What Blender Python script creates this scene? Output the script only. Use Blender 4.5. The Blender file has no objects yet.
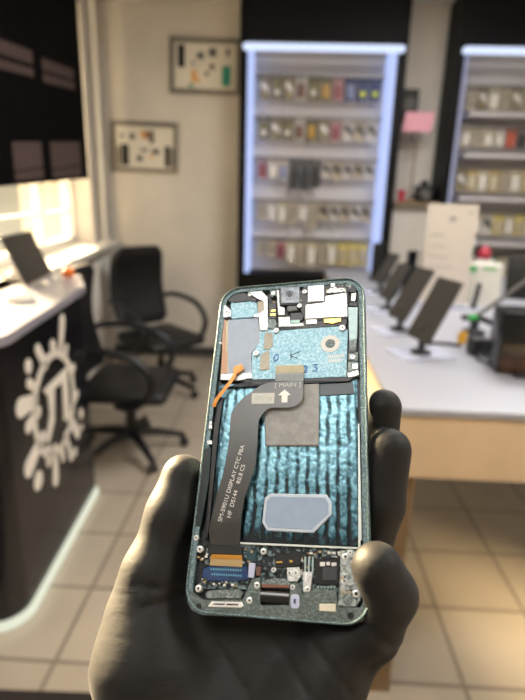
import bpy, bmesh, math, random
import numpy as np
from mathutils import Vector, Matrix, Euler
random.seed(4)
SCN = bpy.context.scene
COL = SCN.collection
PI = math.pi

# ------------------------------------------------------------------ materials
def lin(h):
    h = h.lstrip('#'); o = []
    for i in (0, 2, 4):
        c = int(h[i:i+2], 16)/255
        o.append(c/12.92 if c <= .04045 else ((c+.055)/1.055)**2.4)
    return tuple(o)+(1,)
MATS = {}
def mat(name, col, rough=.5, metal=0, noise=0, nscale=40, bump=0, bscale=200, emit=None, estr=1, coat=0, spec=.5, alpha=None, col2=None, sheen=0):
    m = bpy.data.materials.new(name); m.use_nodes = True
    nt = m.node_tree; b = nt.nodes['Principled BSDF']
    c = lin(col)
    b.inputs['Base Color'].default_value = c
    b.inputs['Roughness'].default_value = rough
    b.inputs['Metallic'].default_value = metal
    b.inputs['Specular IOR Level'].default_value = spec
    if coat: b.inputs['Coat Weight'].default_value = coat; b.inputs['Coat Roughness'].default_value = .15
    if sheen:
        b.inputs['Sheen Weight'].default_value = sheen; b.inputs['Sheen Roughness'].default_value = .45
    tc = nt.nodes.new('ShaderNodeTexCoord')
    if noise or col2:
        n = nt.nodes.new('ShaderNodeTexNoise'); n.inputs['Scale'].default_value = nscale; n.inputs['Detail'].default_value = 5
        nt.links.new(tc.outputs['Object'], n.inputs['Vector'])
        r = nt.nodes.new('ShaderNodeValToRGB')
        c2 = lin(col2) if col2 else tuple(x*(1-noise) for x in c[:3])+(1,)
        c1 = c if col2 else tuple(min(1, x*(1+noise*.6)) for x in c[:3])+(1,)
        r.color_ramp.elements[0].position = .38; r.color_ramp.elements[0].color = c2
        r.color_ramp.elements[1].position = .62; r.color_ramp.elements[1].color = c1
        nt.links.new(n.outputs['Fac'], r.inputs['Fac']); nt.links.new(r.outputs['Color'], b.inputs['Base Color'])
    if bump:
        n2 = nt.nodes.new('ShaderNodeTexNoise'); n2.inputs['Scale'].default_value = bscale; n2.inputs['Detail'].default_value = 4
        nt.links.new(tc.outputs['Object'], n2.inputs['Vector'])
        bp = nt.nodes.new('ShaderNodeBump'); bp.inputs['Strength'].default_value = bump; bp.inputs['Distance'].default_value = .001 if bscale > 300 else .004
        nt.links.new(n2.outputs['Fac'], bp.inputs['Height']); nt.links.new(bp.outputs['Normal'], b.inputs['Normal'])
    if emit:
        b.inputs['Emission Color'].default_value = lin(emit); b.inputs['Emission Strength'].default_value = estr
    MATS[name] = m
    return m
def clear(name, col, amount, rough=.05):
    """see-through plastic or glass: transparent with a glossy coat"""
    m = bpy.data.materials.new(name); m.use_nodes = True; nt = m.node_tree; nt.nodes.clear()
    o = nt.nodes.new('ShaderNodeOutputMaterial'); mx = nt.nodes.new('ShaderNodeMixShader')
    t = nt.nodes.new('ShaderNodeBsdfTransparent'); g = nt.nodes.new('ShaderNodeBsdfPrincipled')
    g.inputs['Base Color'].default_value = lin(col); g.inputs['Roughness'].default_value = rough
    mx.inputs[0].default_value = amount
    nt.links.new(t.outputs[0], mx.inputs[1]); nt.links.new(g.outputs[0], mx.inputs[2]); nt.links.new(mx.outputs[0], o.inputs[0])
    MATS[name] = m; return m

mat('wall_paint', '#cdc8c0', .85, noise=.05, nscale=3, bump=.15, bscale=90)
mat('ceiling_paint', '#e6e2da', .9)
mat('white_paint', '#dedbd3', .5)
mat('window_white', '#e9e6df', .4)
mat('baseboard_grey', '#3b3a38', .6)
mat('black_laminate', '#09090b', .5, spec=.15, bump=.02, bscale=60)
mat('black_panel', '#131317', .22, spec=.6)
mat('white_top', '#84838d', .35)
mat('desk_white', '#9b9ca5', .4)
mat('beige_wood', '#cfb695', .5, noise=.06, nscale=6)
mat('brown_wood', '#7d664a', .55, noise=.1, nscale=8)
mat('logo_white', '#dcd8cf', .6)
mat('led_white', '#66665c', .5, emit='#eff4de', estr=.8)
mat('led_blue', '#4a5068', .5, emit='#b6c8fc', estr=1.0)
mat('led_faint', '#8a8ea6', .5, emit='#a9b8f6', estr=.13)
mat('led_bar', '#4a5068', .5, emit='#d6e4ff', estr=1.1)
mat('rack_back', '#c6c3c4', .6)
mat('rack_rail', '#7d7b7b', .4, metal=.3)
mat('rack_shelf', '#c2bec0', .5)
mat('mat_dark', '#2b2320', .95, noise=.4, nscale=120, bump=.6, bscale=250)
mat('leather', '#0c0c0f', .45, bump=.12, bscale=160, spec=.5)
mat('leather_seat', '#171616', .5, bump=.12, bscale=160, spec=.5)
mat('chair_plastic', '#15151a', .45)
mat('blind_black', '#0a0a0b', .9, spec=.05, noise=.1, nscale=20)
mat('blind_print', '#503f3c', .85, noise=.15, nscale=30)  # print, with daylight glowing through from behind put into its colour
mat('frame_alu', '#807c76', .4, metal=.6)
mat('paper', '#d8d4c8', .7)
mat('matte_black', '#0a0a0a', .6)
mat('matte_grey', '#5a5854', .6)
mat('copper_brown', '#9a6a44', .5)
mat('board_teal', '#128a78', .5)
mat('amber', '#d9a45c', .5)
mat('screen_black', '#0b0f12', .25, spec=.4)
mat('slab_grey', '#45423f', .6, spec=.25)
mat('slab_edge', '#2a2a2e', .4)
mat('silver_plastic', '#b8b8bc', .35, metal=.4)
mat('orange_ball', '#c8641c', .5, noise=.1)
mat('pink', '#e0a3b3', .7)
mat('red_plastic', '#a42c3e', .5)
mat('green_plastic', '#2fae4a', .5)
mat('yellow_plastic', '#dba21c', .5)
mat('cream_sheet', '#d3c9bc', .45)
mat('sheet_warm', '#e8c9a0', .5); mat('grey_print', '#8d8a88', .6)
mat('cable_black', '#101012', .5)
mat('amber_reflection', '#4a2c10', .15, col2='#20160c', nscale=8)  # amber reflection painted as the colour of the glossy box front
clear('acrylic', '#dfe3f6', .5)
clear('clear_cover', '#f4efe6', .12)
clear('glass', '#f4f7f8', .12, .02)
# packs
for n, c_ in dict(kraft='#857a60', olive='#767052', rust='#a2705a', crimson='#84444a', navy='#28355f', pack_white='#c2bcb4', pack_pink='#b58a8a',
                  pack_blue='#7f86a8', pack_dark='#4e5052', pack_beige='#b0a48e', pack_cream='#c4bca2', pack_tan='#b7a06a', terracotta='#b5573c', pack_green='#3f8b64').items():
    mat(n, c_, .5, noise=.12, nscale=30)
mat('lime', '#c3cc3c', .5); mat('prod_black', '#2d2c2b', .4); mat('prod_grey', '#8f8b82', .4); mat('prod_white', '#d6d2ca', .4); mat('prod_olive', '#5f5a3c', .4); mat('prod_gold', '#b08a3c', .4); mat('prod_yellow', '#cfbe62', .5)

# phone materials
def speckle(name, a, b, rough, metal, scale, lo=.45, hi=.6, bump=.3):
    mat(name, a, rough, metal, col2=b, nscale=scale, bump=bump, bscale=scale*1.4)
    r = [n for n in MATS[name].node_tree.nodes if n.type == 'VALTORGB'][0]
    r.color_ramp.elements[0].position = lo; r.color_ramp.elements[1].position = hi
speckle('teal_plate', '#b8dcea', '#8bbed2', .42, .15, 900)
speckle('frame_metal', '#7c9294', '#52666a', .38, .55, 1500)
speckle('bottom_metal', '#6f7b79', '#57625f', .42, .5, 900)
mat('frame_side', '#3c4c4a', .3, metal=.8)
mat('slate', '#a6b5c8', .45, noise=.04, nscale=300)
mat('copper', '#cfa688', .5)
mat('cream', '#d9cdb4', .5)
speckle('silver', '#c8cbc9', '#8d9492', .28, .75, 1200, .3, .5)
mat('white_metal', '#eceae8', .3, metal=.25)
mat('tan', '#bdb7a8', .6, noise=.08, nscale=600)
speckle('grey_metal', '#8b9694', '#5f6a69', .4, .6, 1200)
speckle('brushed', '#a9b0ae', '#6c7573', .38, .6, 900, .38, .5)
mat('black', '#07090a', .4)
mat('dark_grey', '#4b4d4c', .4)
mat('dark_metal', '#2c3536', .35, metal=.6)
mat('gold', '#d8b25c', .3, metal=.8)
mat('gold_dark', '#b8812f', .35, metal=.5)
mat('tan_gold', '#ab9265', .45, metal=.2)
mat('tan_pad', '#bdb392', .5, noise=.06, nscale=500)
mat('lens_grey', '#6c737a', .35, metal=.3, noise=.3, nscale=350)
mat('mint', '#a9d6cf', .4)
mat('pale_teal', '#a4bcbd', .4, metal=.2, noise=.08, nscale=500)
mat('grey_pad', '#69727a', .6)
speckle('graphite', '#a2a2a0', '#939391', .6, 0, 260, .4, .62, .1)
mat('pad_border', '#c3cfdc', .5)
mat('pad_lilac', '#93a6bd', .5, noise=.04, nscale=200)
mat('bright_metal', '#d9e2e1', .35, metal=.3)
speckle('dark_board', '#6f8588', '#0d171b', .4, .35, 620, .5, .62)
mat('blue_board', '#123a6e', .25, noise=.35, nscale=500, coat=.5)
mat('cyan_pin', '#6fb6cc', .3, metal=.5)
mat('lilac', '#bcc3dd', .4)
mat('rust', '#6b4b42', .5)
mat('teal_dark', '#1f3f47', .3)
mat('copper_dark', '#8a6455', .3, metal=.5)
mat('usb_black', '#0d0c0c', .22, spec=.7)
mat('navy_ink', '#2b3f86', .5)
mat('navy', '#28355f', .5)
mat('chip_grey', '#3a3b40', .4)
mat('sticker', '#dfdcc8', .6)
mat('flex', '#3b3c3b', .33, noise=.03, nscale=600, spec=.55)
mat('flex_line', '#474845', .35)
mat('stiffener', '#8d9089', .4, metal=.2)
mat('print_white', '#e3e3de', .5)
mat('print_grey', '#b5b8b3', .5)
mat('ink_blue', '#3f5fc0', .6)
mat('ink_grey', '#4d5a78', .6)
mat('orange_flex', '#d98a1c', .35, metal=.1)
mat('screw_metal', '#e4e7e5', .3, metal=.45)
mat('screw_dark', '#1a1c1c', .5)
mat('tub', '#0c181c', .45, noise=.4, nscale=700)

# battery bay: ridged residue, colour follows the ridges themselves
m = bpy.data.materials.new('adhesive_ridges'); m.use_nodes = True; nt = m.node_tree; b = nt.nodes['Principled BSDF']
b.inputs['Roughness'].default_value = .32; b.inputs['Metallic'].default_value = .3
at = nt.nodes.new('ShaderNodeAttribute'); at.attribute_name = 'ridge'
rp = nt.nodes.new('ShaderNodeValToRGB')
for i, (p, cc) in enumerate([(.18, '#07161b'), (.38, '#27505d'), (.6, '#588a9d'), (.9, '#8abfd0')]):
    e = rp.color_ramp.elements[i] if i < 2 else rp.color_ramp.elements.new(p)
    e.position = p; e.color = lin(cc)
nt.links.new(at.outputs['Fac'], rp.inputs['Fac']); nt.links.new(rp.outputs['Color'], b.inputs['Base Color'])
MATS['adhesive_ridges'] = m

# glove
m = mat('nitrile', '#161514', .6, spec=.32, sheen=.05)
nt = m.node_tree; b = nt.nodes['Principled BSDF']
tc = nt.nodes.new('ShaderNodeTexCoord'); mp = nt.nodes.new('ShaderNodeMapping'); mp.inputs['Scale'].default_value = (50, 160, 60)
n1 = nt.nodes.new('ShaderNodeTexNoise'); n1.inputs['Scale'].default_value = 1.4; n1.inputs['Detail'].default_value = 3; n1.inputs['Distortion'].default_value = .6
n2 = nt.nodes.new('ShaderNodeTexNoise'); n2.inputs['Scale'].default_value = 1500
nt.links.new(tc.outputs['Object'], mp.inputs['Vector']); nt.links.new(mp.outputs['Vector'], n1.inputs['Vector']); nt.links.new(tc.outputs['Object'], n2.inputs['Vector'])
b1 = nt.nodes.new('ShaderNodeBump'); b1.inputs['Strength'].default_value = .14; b1.inputs['Distance'].default_value = .0016
b2 = nt.nodes.new('ShaderNodeBump'); b2.inputs['Strength'].default_value = .12; b2.inputs['Distance'].default_value = .0004
nt.links.new(n1.outputs['Fac'], b1.inputs['Height']); nt.links.new(n2.outputs['Fac'], b2.inputs['Height'])
nt.links.new(b1.outputs['Normal'], b2.inputs['Normal']); nt.links.new(b2.outputs['Normal'], b.inputs['Normal'])

# floor tiles
m = bpy.data.materials.new('floor_tile'); m.use_nodes = True; nt = m.node_tree; b = nt.nodes['Principled BSDF']
tc = nt.nodes.new('ShaderNodeTexCoord'); mp = nt.nodes.new('ShaderNodeMapping'); mp.inputs['Location'].default_value = (.71+.335*10, -1.325+.338*10, 0)
br = nt.nodes.new('ShaderNodeTexBrick'); br.offset = 0; br.squash = 1
br.inputs['Color1'].default_value = lin('#bdb2a0'); br.inputs['Color2'].default_value = lin('#b5a997'); br.inputs['Mortar'].default_value = lin('#8a8072')
br.inputs['Scale'].default_value = 1; br.inputs['Mortar Size'].default_value = .008; br.inputs['Mortar Smooth'].default_value = .2
br.inputs['Brick Width'].default_value = .335; br.inputs['Row Height'].default_value = .338
nz = nt.nodes.new('ShaderNodeTexNoise'); nz.inputs['Scale'].default_value = 5; nz.inputs['Detail'].default_value = 6
mx = nt.nodes.new('ShaderNodeMixRGB'); mx.blend_type = 'MULTIPLY'; mx.inputs[0].default_value = .25
nt.links.new(tc.outputs['Object'], mp.inputs['Vector']); nt.links.new(mp.outputs['Vector'], br.inputs['Vector']); nt.links.new(tc.outputs['Object'], nz.inputs['Vector'])
nt.links.new(br.outputs['Color'], mx.inputs[1]); nt.links.new(nz.outputs['Fac'], mx.inputs[2]); nt.links.new(mx.outputs[0], b.inputs['Base Color'])
bp = nt.nodes.new('ShaderNodeBump'); bp.inputs['Strength'].default_value = .3; bp.inputs['Distance'].default_value = .002; bp.invert = True
nt.links.new(br.outputs['Fac'], bp.inputs['Height']); nt.links.new(bp.outputs['Normal'], b.inputs['Normal'])
b.inputs['Roughness'].default_value = .3
MATS['floor_tile'] = m

# ------------------------------------------------------------------ object helpers
def obj(name, bm, m, parent=None, smooth=False, loc=None, rot=None, mw=None):
    me = bpy.data.meshes.new(name)
    bmesh.ops.recalc_face_normals(bm, faces=bm.faces)
    bm.to_mesh(me); bm.free()
    if smooth:
        for p in me.polygons: p.use_smooth = True
        if smooth != True: me.set_sharp_from_angle(angle=math.radians(smooth))
    ms = m if isinstance(m, (list, tuple)) else [m]
    for k in ms: me.materials.append(MATS[k])
    o = bpy.data.objects.new(name, me); COL.objects.link(o)
    if parent: o.parent = parent
    if mw is not None: o.matrix_world = mw
    if loc: o.location = loc
    if rot: o.rotation_euler = rot
    return o
def empty(name, loc=(0, 0, 0), rz=0, mw=None):
    o = bpy.data.objects.new(name, None); COL.objects.link(o); o.empty_display_size = .05
    if mw is not None: o.matrix_world = mw
    else: o.location = loc; o.rotation_euler = (0, 0, rz)
    return o
def tag(o, label=None, cat=None, group=None, kind=None):
    if label: o['label'] = label
    if cat: o['category'] = cat
    if group: o['group'] = group
    if kind: o['kind'] = kind
    return o
def struct(name, bm, m, label=None, **k):
    o = obj(name, bm, m, **k); o['kind'] = 'structure'
    if label: o['label'] = label
    return o
def box(bm, x0, x1, y0, y1, z0, z1, bev=0, seg=2, M=None):
    r = bmesh.ops.create_cube(bm, size=1)
    vs = r['verts']
    for v in vs: v.co = Vector((x0+(v.co.x+.5)*(x1-x0), y0+(v.co.y+.5)*(y1-y0), z0+(v.co.z+.5)*(z1-z0)))
    if bev:
        es = list({e for v in vs for e in v.link_edges})
        rr = bmesh.ops.bevel(bm, geom=es, offset=bev, segments=seg, affect='EDGES', profile=.5)
        vs = list({v for f in rr['faces'] for v in f.verts} | {v for v in vs if v.is_valid})
    if M is not None: bmesh.ops.transform(bm, matrix=M, verts=[v for v in vs if v.is_valid])
    return vs
def bx(*a, **k):
    bm = bmesh.new(); box(bm, *a, **k); return bm
def prism(bm, pts, z0, z1, bev=0, M=None, seg=1):
    lo = [bm.verts.new((x, y, z0)) for x, y in pts]; hi = [bm.verts.new((x, y, z1)) for x, y in pts]
    n = len(pts)
    bm.faces.new(lo[::-1]); top = bm.faces.new(hi)
    for i in range(n): bm.faces.new((lo[i], lo[(i+1) % n], hi[(i+1) % n], hi[i]))
    vs = lo+hi
    if bev:
        rr = bmesh.ops.bevel(bm, geom=list(top.edges), offset=bev, segments=seg, affect='EDGES')
        vs = list({v for f in rr['faces'] for v in f.verts} | {v for v in vs if v.is_valid})
    if M is not None: bmesh.ops.transform(bm, matrix=M, verts=[v for v in vs if v.is_valid])
def pr(*a, **k):
    bm = bmesh.new(); prism(bm, *a, **k); return bm
def tube(bm, pts, r, n=10, closed=False, flat=1):
    pts = [Vector(p) for p in pts]; rings = []; N = len(pts); ref = None
    for i, p in enumerate(pts):
        a = pts[(i-1) % N] if (closed or i) else p; c = pts[(i+1) % N] if (closed or i < N-1) else p
        t = (c-a).normalized()
        if ref is None: ref = Vector((0, 0, 1)) if abs(t.z) < .9 else Vector((1, 0, 0))
        u = (ref-t*ref.dot(t)).normalized(); ref = u; w = t.cross(u)
        rr = r[i] if isinstance(r, (list, tuple)) else r
        rings.append([bm.verts.new(p+(u*math.cos(2*PI*k/n)*flat+w*math.sin(2*PI*k/n))*rr) for k in range(n)])
    for i in range(N if closed else N-1):
        A, B = rings[i], rings[(i+1) % N]
        for k in range(n): bm.faces.new((A[k], A[(k+1) % n], B[(k+1) % n], B[k]))
    if not closed: bm.faces.new(rings[0][::-1]); bm.faces.new(rings[-1])
def tb(*a, **k):
    bm = bmesh.new(); tube(bm, *a, **k); return bm
def lathe(bm, prof, n=20, c=(0, 0, 0), M=None):
    rings = []; new = []
    for r, z in prof:
        if r < 1e-6: v = [bm.verts.new((c[0], c[1], c[2]+z))]
        else: v = [bm.verts.new((c[0]+r*math.cos(2*PI*k/n), c[1]+r*math.sin(2*PI*k/n), c[2]+z)) for k in range(n)]
        rings.append(v); new += v
    for A, B in zip(rings, rings[1:]):
        for k in range(n):
            q = [A[k % len(A)], A[(k+1) % len(A)], B[(k+1) % len(B)], B[k % len(B)]]
            q = list(dict.fromkeys(q))
            if len(q) > 2: bm.faces.new(q)
    if len(rings[0]) > 1: bm.faces.new(rings[0][::-1])
    if len(rings[-1]) > 1: bm.faces.new(rings[-1])
    if M is not None: bmesh.ops.transform(bm, matrix=M, verts=new)
def lt(*a, **k):
    bm = bmesh.new(); lathe(bm, *a, **k); return bm
def smoothpath(pts, n=6, closed=False):
    P = [Vector(p) for p in pts]; out = []; N = len(P)
    for i in range(N if closed else N-1):
        p0 = P[(i-1) % N] if (closed or i) else P[i]; p1 = P[i]; p2 = P[(i+1) % N]; p3 = P[(i+2) % N] if (closed or i+2 < N) else P[i+1]
        for k in range(n):
            t = k/n
            out.append(.5*((2*p1)+(p2-p0)*t+(2*p0-5*p1+4*p2-p3)*t*t+(3*p1-p0-3*p2+p3)*t**3))
    if not closed: out.append(P[-1])
    return out
def dup(o, parent=None):
    c = o.copy(); COL.objects.link(c)
    if parent: c.parent = parent
    for ch in list(o.children): dup(ch, c)
    return c

# ------------------------------------------------------------------ camera
cam = bpy.data.cameras.new('camera'); cam.sensor_fit = 'VERTICAL'; cam.sensor_height = 36; cam.sensor_width = 27; cam.lens = 36*520/700
cam.clip_start = .01; cam.clip_end = 60
co = bpy.data.objects.new('camera', cam); COL.objects.link(co); SCN.camera = co
D2 = PI/180
co.matrix_world = Matrix.Translation((0, 0, 1.5)) @ Matrix.Rotation(2.2*D2, 4, 'Z') @ Matrix.Rotation((90-16.6)*D2, 4, 'X') @ Matrix.Rotation(1.6*D2, 4, 'Z')
cam.dof.use_dof = True; cam.dof.focus_distance = .222; cam.dof.aperture_fstop = 8.4

# ------------------------------------------------------------------ room shell
H = 2.97; YB = 4.75; XR = 3.2; YF = -2.4
struct('floor', bx(-2.4, XR, YF, YB+.1, -.1, 0), 'floor_tile', 'beige square floor tiles with grey grout')
struct('ceiling', bx(-2.4, XR, YF, YB+.1, H, H+.1), 'ceiling_paint', 'plain white ceiling')
struct('wall_back', bx(-2.4, XR, YB, YB+.1, 0, H), 'wall_paint', 'warm beige plaster wall carrying the two frames')
struct('wall_right', bx(XR, XR+.1, YF, YB+.1, 0, H), 'wall_paint')
struct('wall_front', bx(-2.4, XR, YF-.1, YF, 0, H), 'wall_paint')
# window wall: its own frame, u along the wall, w into the room
ang = math.atan(.12)
WM = Matrix.Translation((-1.048, 0, 0)) @ Matrix.Rotation(ang, 4, 'Z')      # local y = along wall, local x = into the room
W1 = (1.75, 4.27, 1.085, 2.78); W2 = (.3, 1.65, 1.12, 2.4)
bm = bmesh.new()
ys = [YF-.3, W2[0], W2[1], W1[0], W1[1], 4.9]
for a, b_ in ((0, 1), (2, 3), (4, 5)): box(bm, -.25, 0, ys[a], ys[b_], 0, H)
for w in (W1, W2):
    box(bm, -.25, 0, w[0], w[1], 0, w[2]); box(bm, -.25, 0, w[0], w[1], w[3], H)
struct('wall_left', bm, 'wall_paint', 'window wall on the left side', mw=WM)
def window(n, w, bars):
    bm = bmesh.new(); x0, x1 = -.2, -.14
    for y in [w[0], w[1]-.06]+bars: box(bm, x0, x1, y, y+(.06 if y not in bars else .04), w[2], w[3])
    for z in (w[2], w[3]-.06): box(bm, x0, x1, w[0], w[1], z, z+.06)
    return bm
o = struct('window_1', window(1, W1, [2.62, 3.5]), 'window_white', 'bright window showing below the black blind', mw=WM)
bm = bmesh.new(); box(bm, -.19, -.15, W1[0], W1[1], 1.33, 1.345)
obj('window_bar', bm, 'window_white', o)
obj('pane', bx(-.172, -.168, W1[0], W1[1], W1[2], W1[3]), 'glass', o)
o = struct('added_window', window(2, W2, []), 'window_white', 'unseen second window added for the sun, further along the left wall', mw=WM)  # unseen opening added so the sun reaches the glove
obj('pane', bx(-.172, -.168, W2[0], W2[1], W2[2], W2[3]), 'glass', o)
struct('trim_1', bx(-.14, .13, 1.75, 4.62, 1.05, 1.09, bev=.006), 'white_paint', 'white window sill running into the corner', mw=WM)
struct('baseboard_back', bx(-1.6, -.48, YB-.015, YB, 0, .09), 'baseboard_grey', 'dark baseboard along the back wall')
# pipe in the corner
tag(obj('heating_pipe', lt([(.022, 0), (.022, H)], 16), 'white_paint', smooth=40, mw=WM @ Matrix.Translation((.035, 4.5, 0))), 'pale vertical pipe in the corner between window and back wall', 'pipe')
# radiator under the sill
rad = empty('radiator', mw=WM @ Matrix.Translation((.075, 3.75, .2)))
tag(rad, 'white ribbed radiator under the window sill behind the chairs', 'radiator')
for k in range(14):
    bm = bmesh.new(); y = -.52+k*.08
    box(bm, -.035, .035, y-.032, y+.032, 0, .78, bev=.02)
    obj('rib', bm, 'white_paint', rad, smooth=40)
obj('pipe', tb([(0, -.56, .06), (0, .6, .06), (0, .6, -.2)], .012), 'white_paint', rad, smooth=40)

# ------------------------------------------------------------------ roller blind
bl = empty('roller_blind', mw=WM @ Matrix.Translation((.02, 0, 0)))
tag(bl, 'black roller blind with painted backlit reddish print pulled half down over window', 'blind')
def wq(bm, u0, u1, zt0, zt1, zb0, zb1, x0, x1):
    vs = [(u0, zb0), (u1, zb1), (u1, zt1), (u0, zt0)]
    a = [bm.verts.new((x0, u, z)) for u, z in vs]; c = [bm.verts.new((x1, u, z)) for u, z in vs]
    bm.faces.new(a); bm.faces.new(c[::-1])
    for i in range(4): bm.faces.new((a[i], a[(i+1) % 4], c[(i+1) % 4], c[i]))
zb = lambda u: 1.507+(u-2.494)*.0492
bm = bmesh.new(); wq(bm, 1.72, 4.12, 2.9, 2.9, zb(1.72), zb(4.12), 0, .004); obj('fabric', bm, 'blind_black', bl)
bm = bmesh.new(); wq(bm, 1.72, 4.12, zb(1.72)+.02, zb(4.12)+.02, zb(1.72), zb(4.12), -.004, .01); obj('bottom_bar', bm, 'blind_black', bl)
obj('roller', tb([(.02, 1.7, 2.91), (.02, 4.15, 2.91)], .03, 14), 'chair_plastic', bl, smooth=40)
def prow(u0, u1, zt0, zt1, h, n, parts):
    for t0, t1 in parts:
        bm = bmesh.new()
        f = lambda u: zt0+(zt1-zt0)*(u-u0)/(u1-u0)
        for k in range(n):
            a = u0+(u1-u0)*k/n; e = u0+(u1-u0)*(k+(.93 if k < n-1 else 1))/n
            wq(bm, a, e, f(a)-h*t0, f(e)-h*t0, f(a)-h*t1, f(e)-h*t1, .004, .0045)
        obj('backlit_print', bm, 'blind_print', bl)
prow(2.55, 3.06, 2.14, 2.2, .125, 5, [(0, .5), (.68, 1)])
prow(3.22, 3.88, 2.205, 2.28, .125, 6, [(0, .5), (.62, 1)])
prow(2.65, 3.08, 1.713, 1.752, .2, 1, [(0, .66), (.7, 1)])
prow(3.244, 3.92, 1.766, 1.827, .23, 1, [(0, .66), (.7, 1)])

# ------------------------------------------------------------------ wall frames
def wall_frame(x0, x1, z0, z1, rot, label, items):
    r = empty('picture_frame', ((x0+x1)/2, YB-.001, (z0+z1)/2)); r.rotation_euler = (0, rot, 0)
    tag(r, label, 'picture frame', 'framed phone parts on the back wall')
    w, h = (x1-x0)/2, (z1-z0)/2; t = .035
    bm = bmesh.new()
    box(bm, -w, w, -.04, 0, h-t, h, bev=.004); box(bm, -w, w, -.04, 0, -h, -h+t, bev=.004)
    box(bm, -w, -w+t, -.04, 0, -h+t, h-t, bev=.004); box(bm, w-t, w, -.04, 0, -h+t, h-t, bev=.004)
    obj('frame', bm, 'frame_alu', r)
    obj('backing', bx(-w+t, w-t, -.012, -.002, -h+t, h-t), 'paper', r)
    for nm, m, a, c, e, f in items:   # fractions of the inner area, from top left
        W, HH = 2*(w-t), 2*(h-t)
        X0, X1 = -w+t+a*W, -w+t+e*W; Z1, Z0 = h-t-c*HH, h-t-f*HH
        obj(nm, bx(X0, X1, -.02, -.012, Z0, Z1, bev=.002), m, r)
wall_frame(-1.53, -.955, 1.662, 2.068, .02, 'lower grey frame with dismantled phone parts on white backing', [
    ('phone_part', 'matte_black', .09, .45, .22, .95), ('phone_part', 'matte_grey', .02, .5, .07, .97), ('phone_part', 'matte_black', .84, .45, .93, .95), ('phone_part', 'matte_grey', .95, .5, .99, .97),
    ('phone_part', 'copper_brown', .49, .1, .58, .3), ('phone_part', 'matte_grey', .58, .1, .66, .4), ('phone_part', 'amber', .42, .12, .49, .26), ('phone_part', 'matte_grey', .24, .18, .33, .32), ('phone_part', 'matte_grey', .08, .2, .14, .28),
    ('phone_part', 'matte_grey', .42, .53, .55, .6), ('phone_part', 'matte_grey', .62, .53, .75, .66), ('phone_part', 'amber', .58, .68, .64, .76), ('phone_part', 'matte_grey', .36, .7, .46, .84)])
wall_frame(-1.01, -.43, 2.29, 2.705, .02, 'upper grey frame with phone parts and a teal circuit board', [
    ('phone_part', 'matte_black', .06, .05, .17, .53), ('phone_part', 'board_teal', .78, .48, .92, .9), ('phone_part', 'amber', .28, .58, .37, .84), ('phone_part', 'amber', .37, .76, .42, .84),
    ('phone_part', 'matte_grey', .37, .2, .48, .34), ('phone_part', 'matte_grey', .56, .1, .68, .28), ('phone_part', 'rust', .58, .44, .65, .56), ('phone_part', 'matte_grey', .5, .6, .56, .7), ('phone_part', 'board_teal', .24, .88, .3, .96), ('phone_part', 'matte_grey', .28, .4, .33, .46), ('phone_part', 'matte_grey', .84, .1, .9, .25)])

# ------------------------------------------------------------------ dark mat at the near edge
o = tag(obj('floor_mat', bx(-1.6, 1.6, -.4, 1.235, 0, .006), 'mat_dark', rot=(0, 0, .03)), 'dark brown mat lying on the tiles along the near edge', 'mat')

# ------------------------------------------------------------------ left reception counter
ct = empty('reception_counter', (0, 0, 0))
tag(ct, 'black reception counter with white worktop, round logo and glowing base', 'counter')
def corner(cx, cy, r, a0, a1, n=8): return [(cx+r*math.cos(a0+(a1-a0)*k/n), cy+r*math.sin(a0+(a1-a0)*k/n)) for k in range(n+1)]
body = [(-.924, 2.307)]+[(-1.31, 2.307), (-1.22, 1.42)]+corner(-.985, 1.525, .105, -PI/2, .0)
obj('body', pr(body, .045, 1.06), 'black_panel', ct, smooth=30)
obj('plinth', pr([(-.95, 2.28), (-1.30, 2.28), (-1.22, 1.45)]+corner(-1.0, 1.535, .09, -PI/2, 0), 0, .045), 'black_laminate', ct, smooth=30)
obj('led_strip', pr([(-.908, 2.31), (-.93, 2.325), (-1.31, 2.325), (-1.22, 1.404)]+corner(-.985, 1.525, .121, -PI/2, .0), .012, .044), 'led_white', ct, smooth=30)
top = [(-.888, 2.27), (-1.02, 2.56), (-1.335, 2.56), (-1.2, 1.35)]+corner(-.9, 1.44, .1, -PI/2, 0)
obj('worktop', pr(top, 1.06, 1.09, bev=.004), 'white_top', ct, smooth=30)
# logo, in the plane of the front panel
PM = Matrix.Translation((-.8795, 1.507, 0)) @ Matrix.Rotation(math.atan(.055), 4, 'Z') @ Matrix(((0, 0, 1, 0), (1, 0, 0, -1.507), (0, 1, 0, 0), (0, 0, 0, 1)))
bm = bmesh.new()
cy, cz, T = 1.905, .672, .003
n = 48
def ringpt(r, k): return (cy+r*math.cos(2*PI*k/n), cz+r*math.sin(2*PI*k/n))
for k in range(n):
    q = [ringpt(.22, k), ringpt(.22, k+1), ringpt(.187, k+1), ringpt(.187, k)]
    prism(bm, q, 0, T)
def drop(y0, z0, y1, z1, r0, r1):
    a = Vector((y0, z0)); c = Vector((y1, z1)); d = (c-a).normalized(); w = Vector((-d.y, d.x)); pts = []
    for k in range(9): t = -PI/2+PI*k/8; pts.append(c+(d*math.cos(t)+w*math.sin(t))*r1)
    for k in range(9): t = PI/2+PI*k/8; pts.append(a+(d*math.cos(t)+w*math.sin(t))*r0)
    prism(bm, [tuple(p) for p in pts], 0, T)
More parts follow.
